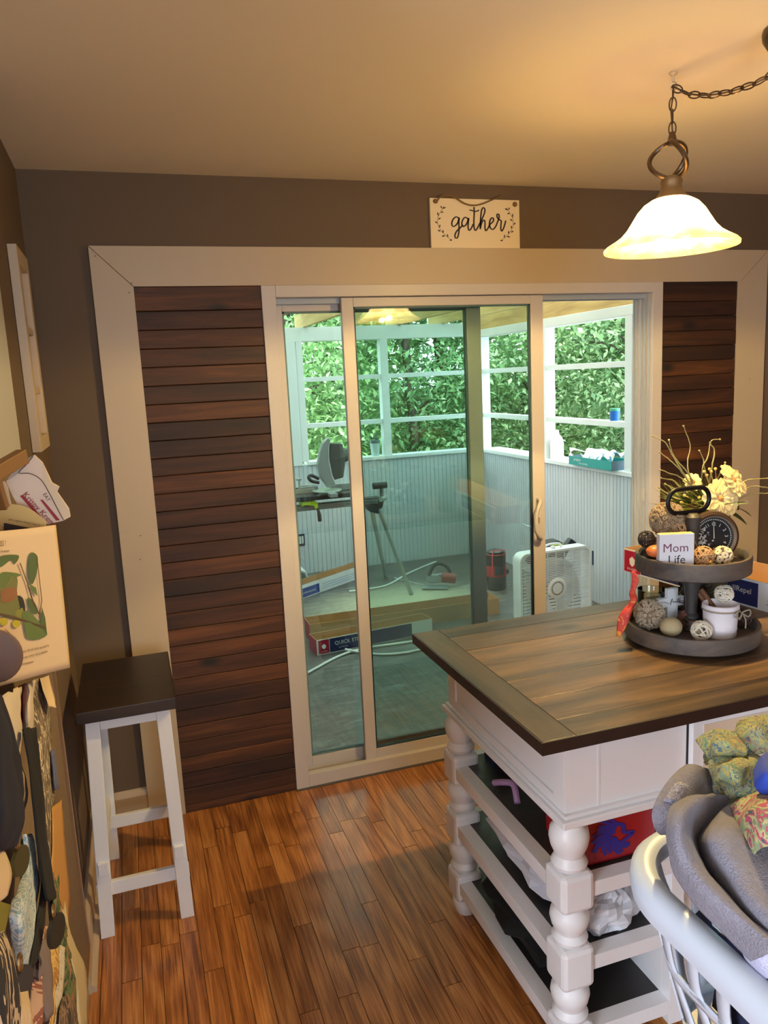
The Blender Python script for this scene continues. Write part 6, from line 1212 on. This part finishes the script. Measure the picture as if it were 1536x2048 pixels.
# ================================================================== PAPERS AND BITS ON THE LEFT WALL
PAPER = mat('warm_paper', (226, 200, 164), .8, bump=.15, bscale=20); WPAP = mat('white_paper', (222, 208, 190), .8, bump=.15, bscale=20)
CORK = mat('cork', (116, 96, 76), .9, bump=.3, bscale=200, var=.2, vscale=60)
mbd = thing('memo_board', 'wood framed cork memo board on the left wall, buried in papers', 'board', (.5315, -1.4, .8))
MB().box(.5303, .538, -2.14, -.835, .14, 1.50).build('cork_sheet', CORK, mbd)
q = MB(); q.box(.5303, .545, -.84, -.815, .12, 1.52); q.box(.5303, .545, -2.165, -2.14, .12, 1.52); q.box(.5303, .545, -2.14, -.84, 1.50, 1.52); q.box(.5303, .545, -2.14, -.84, .12, .14); q.build('frame', wood('light_frame_wood', [(.3, (96, 70, 46)), (.7, (134, 104, 74))], 'Z', grain=20), mbd)
bp_ = thing('bird_page', 'printed page with a bird on a branch pinned at the left wall', 'paper', G['bird_paper'][1][2])
MB().grid(surf(G['bird_paper'], 6, 6)).build('page', PAPER, bp_, smooth=True, solid=.0008)
DC = {'leaf': (88, 108, 68), 'leaf2': (104, 124, 72), 'breast': (122, 124, 76), 'rust': (150, 104, 70), 'dark': (52, 54, 44), 'olive': (140, 140, 70), 'fruit': (190, 176, 56), 'branch': (96, 78, 56)}
for i, (c, P) in enumerate(G['decals']):
    Q_ = spline(P, 4, closed=True) if len(P) > 4 and c != 'branch' else [Vector(a) for a in P]; q = MB(); q.add([a+Vector((0, -.00012*i, 0)) for a in Q_], [tuple(range(len(Q_)))]); q.build('bird_print' if c in ('breast', 'rust', 'dark', 'olive') else ('branch_print' if c == 'branch' else ('fruit_print' if c == 'fruit' else 'leaf_print')), mat('print_'+c, DC[c], .8), bp_)
tx = []
for a, b_, s3 in G['bird_txt']:
    a, b_ = Vector(a), Vector(b_); L = (b_-a).length; tx.append((s3, L/len(s3)*1.85, frame_m((a+b_)/2, b_-a, (0, 0, 1))))
text(tx, 'page_text', mat('grey_brown_print', (84, 66, 54), .8), bp_)
a, b_, c = (Vector(v_) for v_ in G['brown_oval']); q = MB(); q.ball((0, 0, 0), 1, 20, 14); rx, rz = (b_-a).length, (c-a).length
q.v = [(a.x+v_[0]*rx, a.y-.012+v_[1]*.010, a.z+v_[2]*rz) for v_ in q.v]; tag(q.build('brown_pouch', mat('mauve_brown_leather', (112, 88, 78), .6, bump=.5, bscale=30, var=.25), smooth=True), 'mauve brown oval pouch hanging over the bird page corner', 'pouch')
ht = thing('paper_hat', 'white folded paper hat with red script hanging on the memo board', 'hat', G['hat_out'][5])
def flat(key, m, nm, par, th, dy=0):
    P = [Vector(v_)+Vector((0, dy, 0)) for v_ in G[key]]; n_ = len(P); q = MB(); q.add(P+[p+Vector((0, th, 0)) for p in P], [tuple(range(n_)), tuple(range(2*n_-1, n_-1, -1))]+[(i, (i+1) % n_, n_+(i+1) % n_, n_+i) for i in range(n_)]); return q.build(nm, m, par)
flat('hat_out', mat('hat_paper', (226, 204, 184), .7), 'hat_body', ht, .012); flat('hat_side', mat('hat_paper_grey', (170, 160, 150), .7), 'hat_gusset', ht, .003); flat('hat_rim', mat('hat_paper_cream', (222, 200, 168), .7), 'hat_brim', ht, .002)
q = MB(); q.tube(spline(G['hat_line'], 6), .0007, 5); q.build('black_line', INK, ht)
for k in ('hat_bar1', 'hat_bar2'): flat(k, mat('hat_red', (150, 26, 34), .6), 'red_bar', ht, .0006)
def along(pair, s3, k=1.0, up=(0, 0, 1)):
    a, b_ = Vector(pair[0]), Vector(pair[1]); return (s3, (b_-a).length/len(s3)*1.7*k, frame_m((a+b_)/2, b_-a, up))
text([along(G['hat_eat'], 'EAT', 1.25)], 'black_lettering', INK, ht)
text([along(G['hat_kk'], 'Krispy Kreme', 1.4)], 'red_lettering', mat('hat_red', (150, 26, 34), .6), ht)
nw = thing('news_clipping', 'yellowed newspaper clipping under the paper hat', 'paper', G['news'][0][2])
MB().grid(surf(G['news'], 4, 4)).build('clipping', mat('yellow_newsprint', (222, 184, 116), .85), nw, solid=.0006); flat('news_blk', mat('newsprint_dark', (60, 46, 42), .8), 'photo_block', nw, .0004); text([along(G['news_txt'], 'gers capture Dizzy Dean S', 1.0)], 'headline', mat('grey_brown_print', (84, 66, 54), .8), nw)
cl = MB(); a = Vector((.600, -1.47, 1.575)); cl.beam((.545, -1.62, 1.548), (.612, -1.48, 1.582), .02, .026); cl.beam((.575, -1.56, 1.555), (.580, -1.54, 1.50), .014, .016); tag(cl.build('wooden_clip', mat('tan_clip_wood', (122, 82, 40), .5), bevel=.002), 'tan wooden clip at the top of the memo board beside the hat', 'clip')
PS = lambda key, m, label, nm='paper_sheet', cat='paper', th=.0008, jit=.002, seed=1, ns=25: cloth(key, m, label, nm, cat, th, jit, 5, 5, seed, ns)
PS('cream_sheet_b', PAPER, 'small curled cream slip left of the paper hat')
PS('white_sheet', WPAP, 'long crumpled white sheet under the bird page next to navy cloth', jit=.006)
PS('red_card', mat('dull_red_card', (150, 60, 58), .7), 'narrow red card just under the bird page', 'red_card', 'card')
PS('crumpled', WPAP, 'small crumpled white paper right of the red card', jit=.006)
CHK = pattern('chalk_writing', [(92, 80, 68), (96, 84, 72), (100, 86, 72), (206, 190, 166), (94, 82, 70), (98, 86, 74)], 30, stretch=(1, 1, .5))
PS('chalk_sheet', CHK, 'long brown grey sheet with white chalky marks', 'chalk_sheet')
PS('cream_curl', PAPER, 'curled cream paper corner below the bird page at the right')
PS('orange_env', mat('ochre_envelope', (190, 140, 76), .8), 'ochre envelope low on the memo board', 'envelope', 'envelope')
PS('ruler', mat('slate_blue_plastic', (92, 96, 122), .4), 'short slate blue plastic strip above the ochre envelope', 'plastic_strip', 'strip', .003, 0)
cloth('navy_cloth', mat('deep_navy_cloth', (9, 11, 36), .9), 'deep navy cloth hanging at the left edge', 'navy_cloth', 'cloth', .006, .008, seed=3)
STR = mat('black_webbing', (10, 10, 12), .8)
PS('strap1', STR, 'wide black lanyard strap hanging over the papers', 'lanyard', 'strap', .003, .001)
PS('strap2', STR, 'thinner black lanyard strap looping back to the lower left', 'lanyard', 'strap', .003, .001)
WAVE = pattern('blue_wave_print', [(206, 214, 216), (150, 180, 196), (214, 218, 216), (136, 168, 188), (206, 210, 208), (160, 186, 198), (220, 220, 214)], 18, stretch=(1, 1, 2.4))
PS('blue_sheet', WAVE, 'pale blue sheet with wave pattern behind the black straps', 'wave_sheet', jit=.005)
PS('olive_card', mat('olive_card', (132, 124, 44), .7), 'olive diamond shaped card beside the upper medal', 'olive_card', 'card')
PS('olive_card2', mat('olive_card', (132, 124, 44), .7), 'pointed olive card at the far left edge', 'olive_card', 'card')
PS('cream_card', PAPER, 'cream tag with scribbles at the far left edge', 'cream_tag', 'tag', .0012)
CAMO = pattern('green_print', [(86, 104, 66), (60, 76, 52), (104, 120, 76), (176, 116, 84), (72, 90, 58), (110, 124, 84)], 14)
PS('camo', CAMO, 'long mottled green picture sheet near the wall bottom', 'green_sheet', jit=.005)
PS('pale_strip', mat('pale_cream_strip', (206, 190, 150), .8), 'pale cream strip along the right of the green picture sheet', jit=.004)
PS('low_pink', pattern('pink_brown_print', [(176, 140, 116), (130, 74, 60), (190, 156, 128), (150, 100, 80), (186, 160, 130)], 14), 'pinkish brown printed sheet low at the left', 'pink_sheet', jit=.006)
PS('low_grey', mat('mauve_grey_paper', (118, 104, 106), .7, var=.2), 'mauve grey folded sheet below the lowest medal', 'grey_sheet', jit=.006)
PS('low_yellow', pattern('yellow_orange_print', [(196, 152, 84), (214, 180, 110), (170, 120, 60), (220, 190, 120)], 12), 'yellow orange jagged sheet near the picture bottom', 'yellow_sheet', jit=.006)
PS('low_text', pattern('tiny_text_print', [(214, 206, 190), (210, 200, 184), (214, 206, 190), (120, 110, 100), (216, 208, 192)], 60), 'narrow white sheet of tiny text near the bottom', 'text_sheet', jit=.002)
PS('low_dark', pattern('dark_photo_print', [(50, 48, 44), (84, 76, 66), (150, 120, 100), (44, 46, 44), (96, 100, 84)], 18), 'dark photo card at the very bottom beside the green sheet', 'photo_card')
ZEB = pattern('zebra_print', [(40, 36, 40), (44, 38, 42), (206, 184, 160), (42, 38, 42), (210, 190, 166), (40, 36, 40)], 7, stretch=(1, 1, 1))
cloth('zebra', ZEB, 'black and cream zebra patterned cloth at the bottom left corner', 'zebra_cloth', 'cloth', .006, .006, seed=6)
PS('cream_pouch', mat('cream_fleece', (216, 188, 150), .95, bump=.6, bscale=120), 'cream fleecy pouch beside the zebra cloth', 'cream_pouch', 'pouch', .006)
for i, (c, top) in enumerate(G['medals']):
    c, top = Vector(c), Vector(top); r = (top-c).length; lab = ['bronze medal on the upper left under the navy cloth', 'dark medal at the end of the wide black lanyard', 'grey medal next to the zebra cloth'][i]
    t = thing('medal', lab, 'medal', c)
    q = MB(); ax_ = Vector((.93, -.36, 0)); q.cone(c-ax_*.002, c+ax_*.003, r, r*.97, 30); q.build('disc', mat('medal_%d' % i, ((96, 86, 44), (66, 60, 50), (84, 78, 72))[i], .4, metal=.5), t)
    q = MB(); q.tube([(c.x, c.y+.008*math.cos(t_), c.z+r+.008+.009*math.sin(t_)) for t_ in [2*PI*k/14 for k in range(14)]], .0022, 6, closed=True); q.build('ring', mat('brass_ring', (176, 140, 90), .3, metal=.9), t, smooth=True)
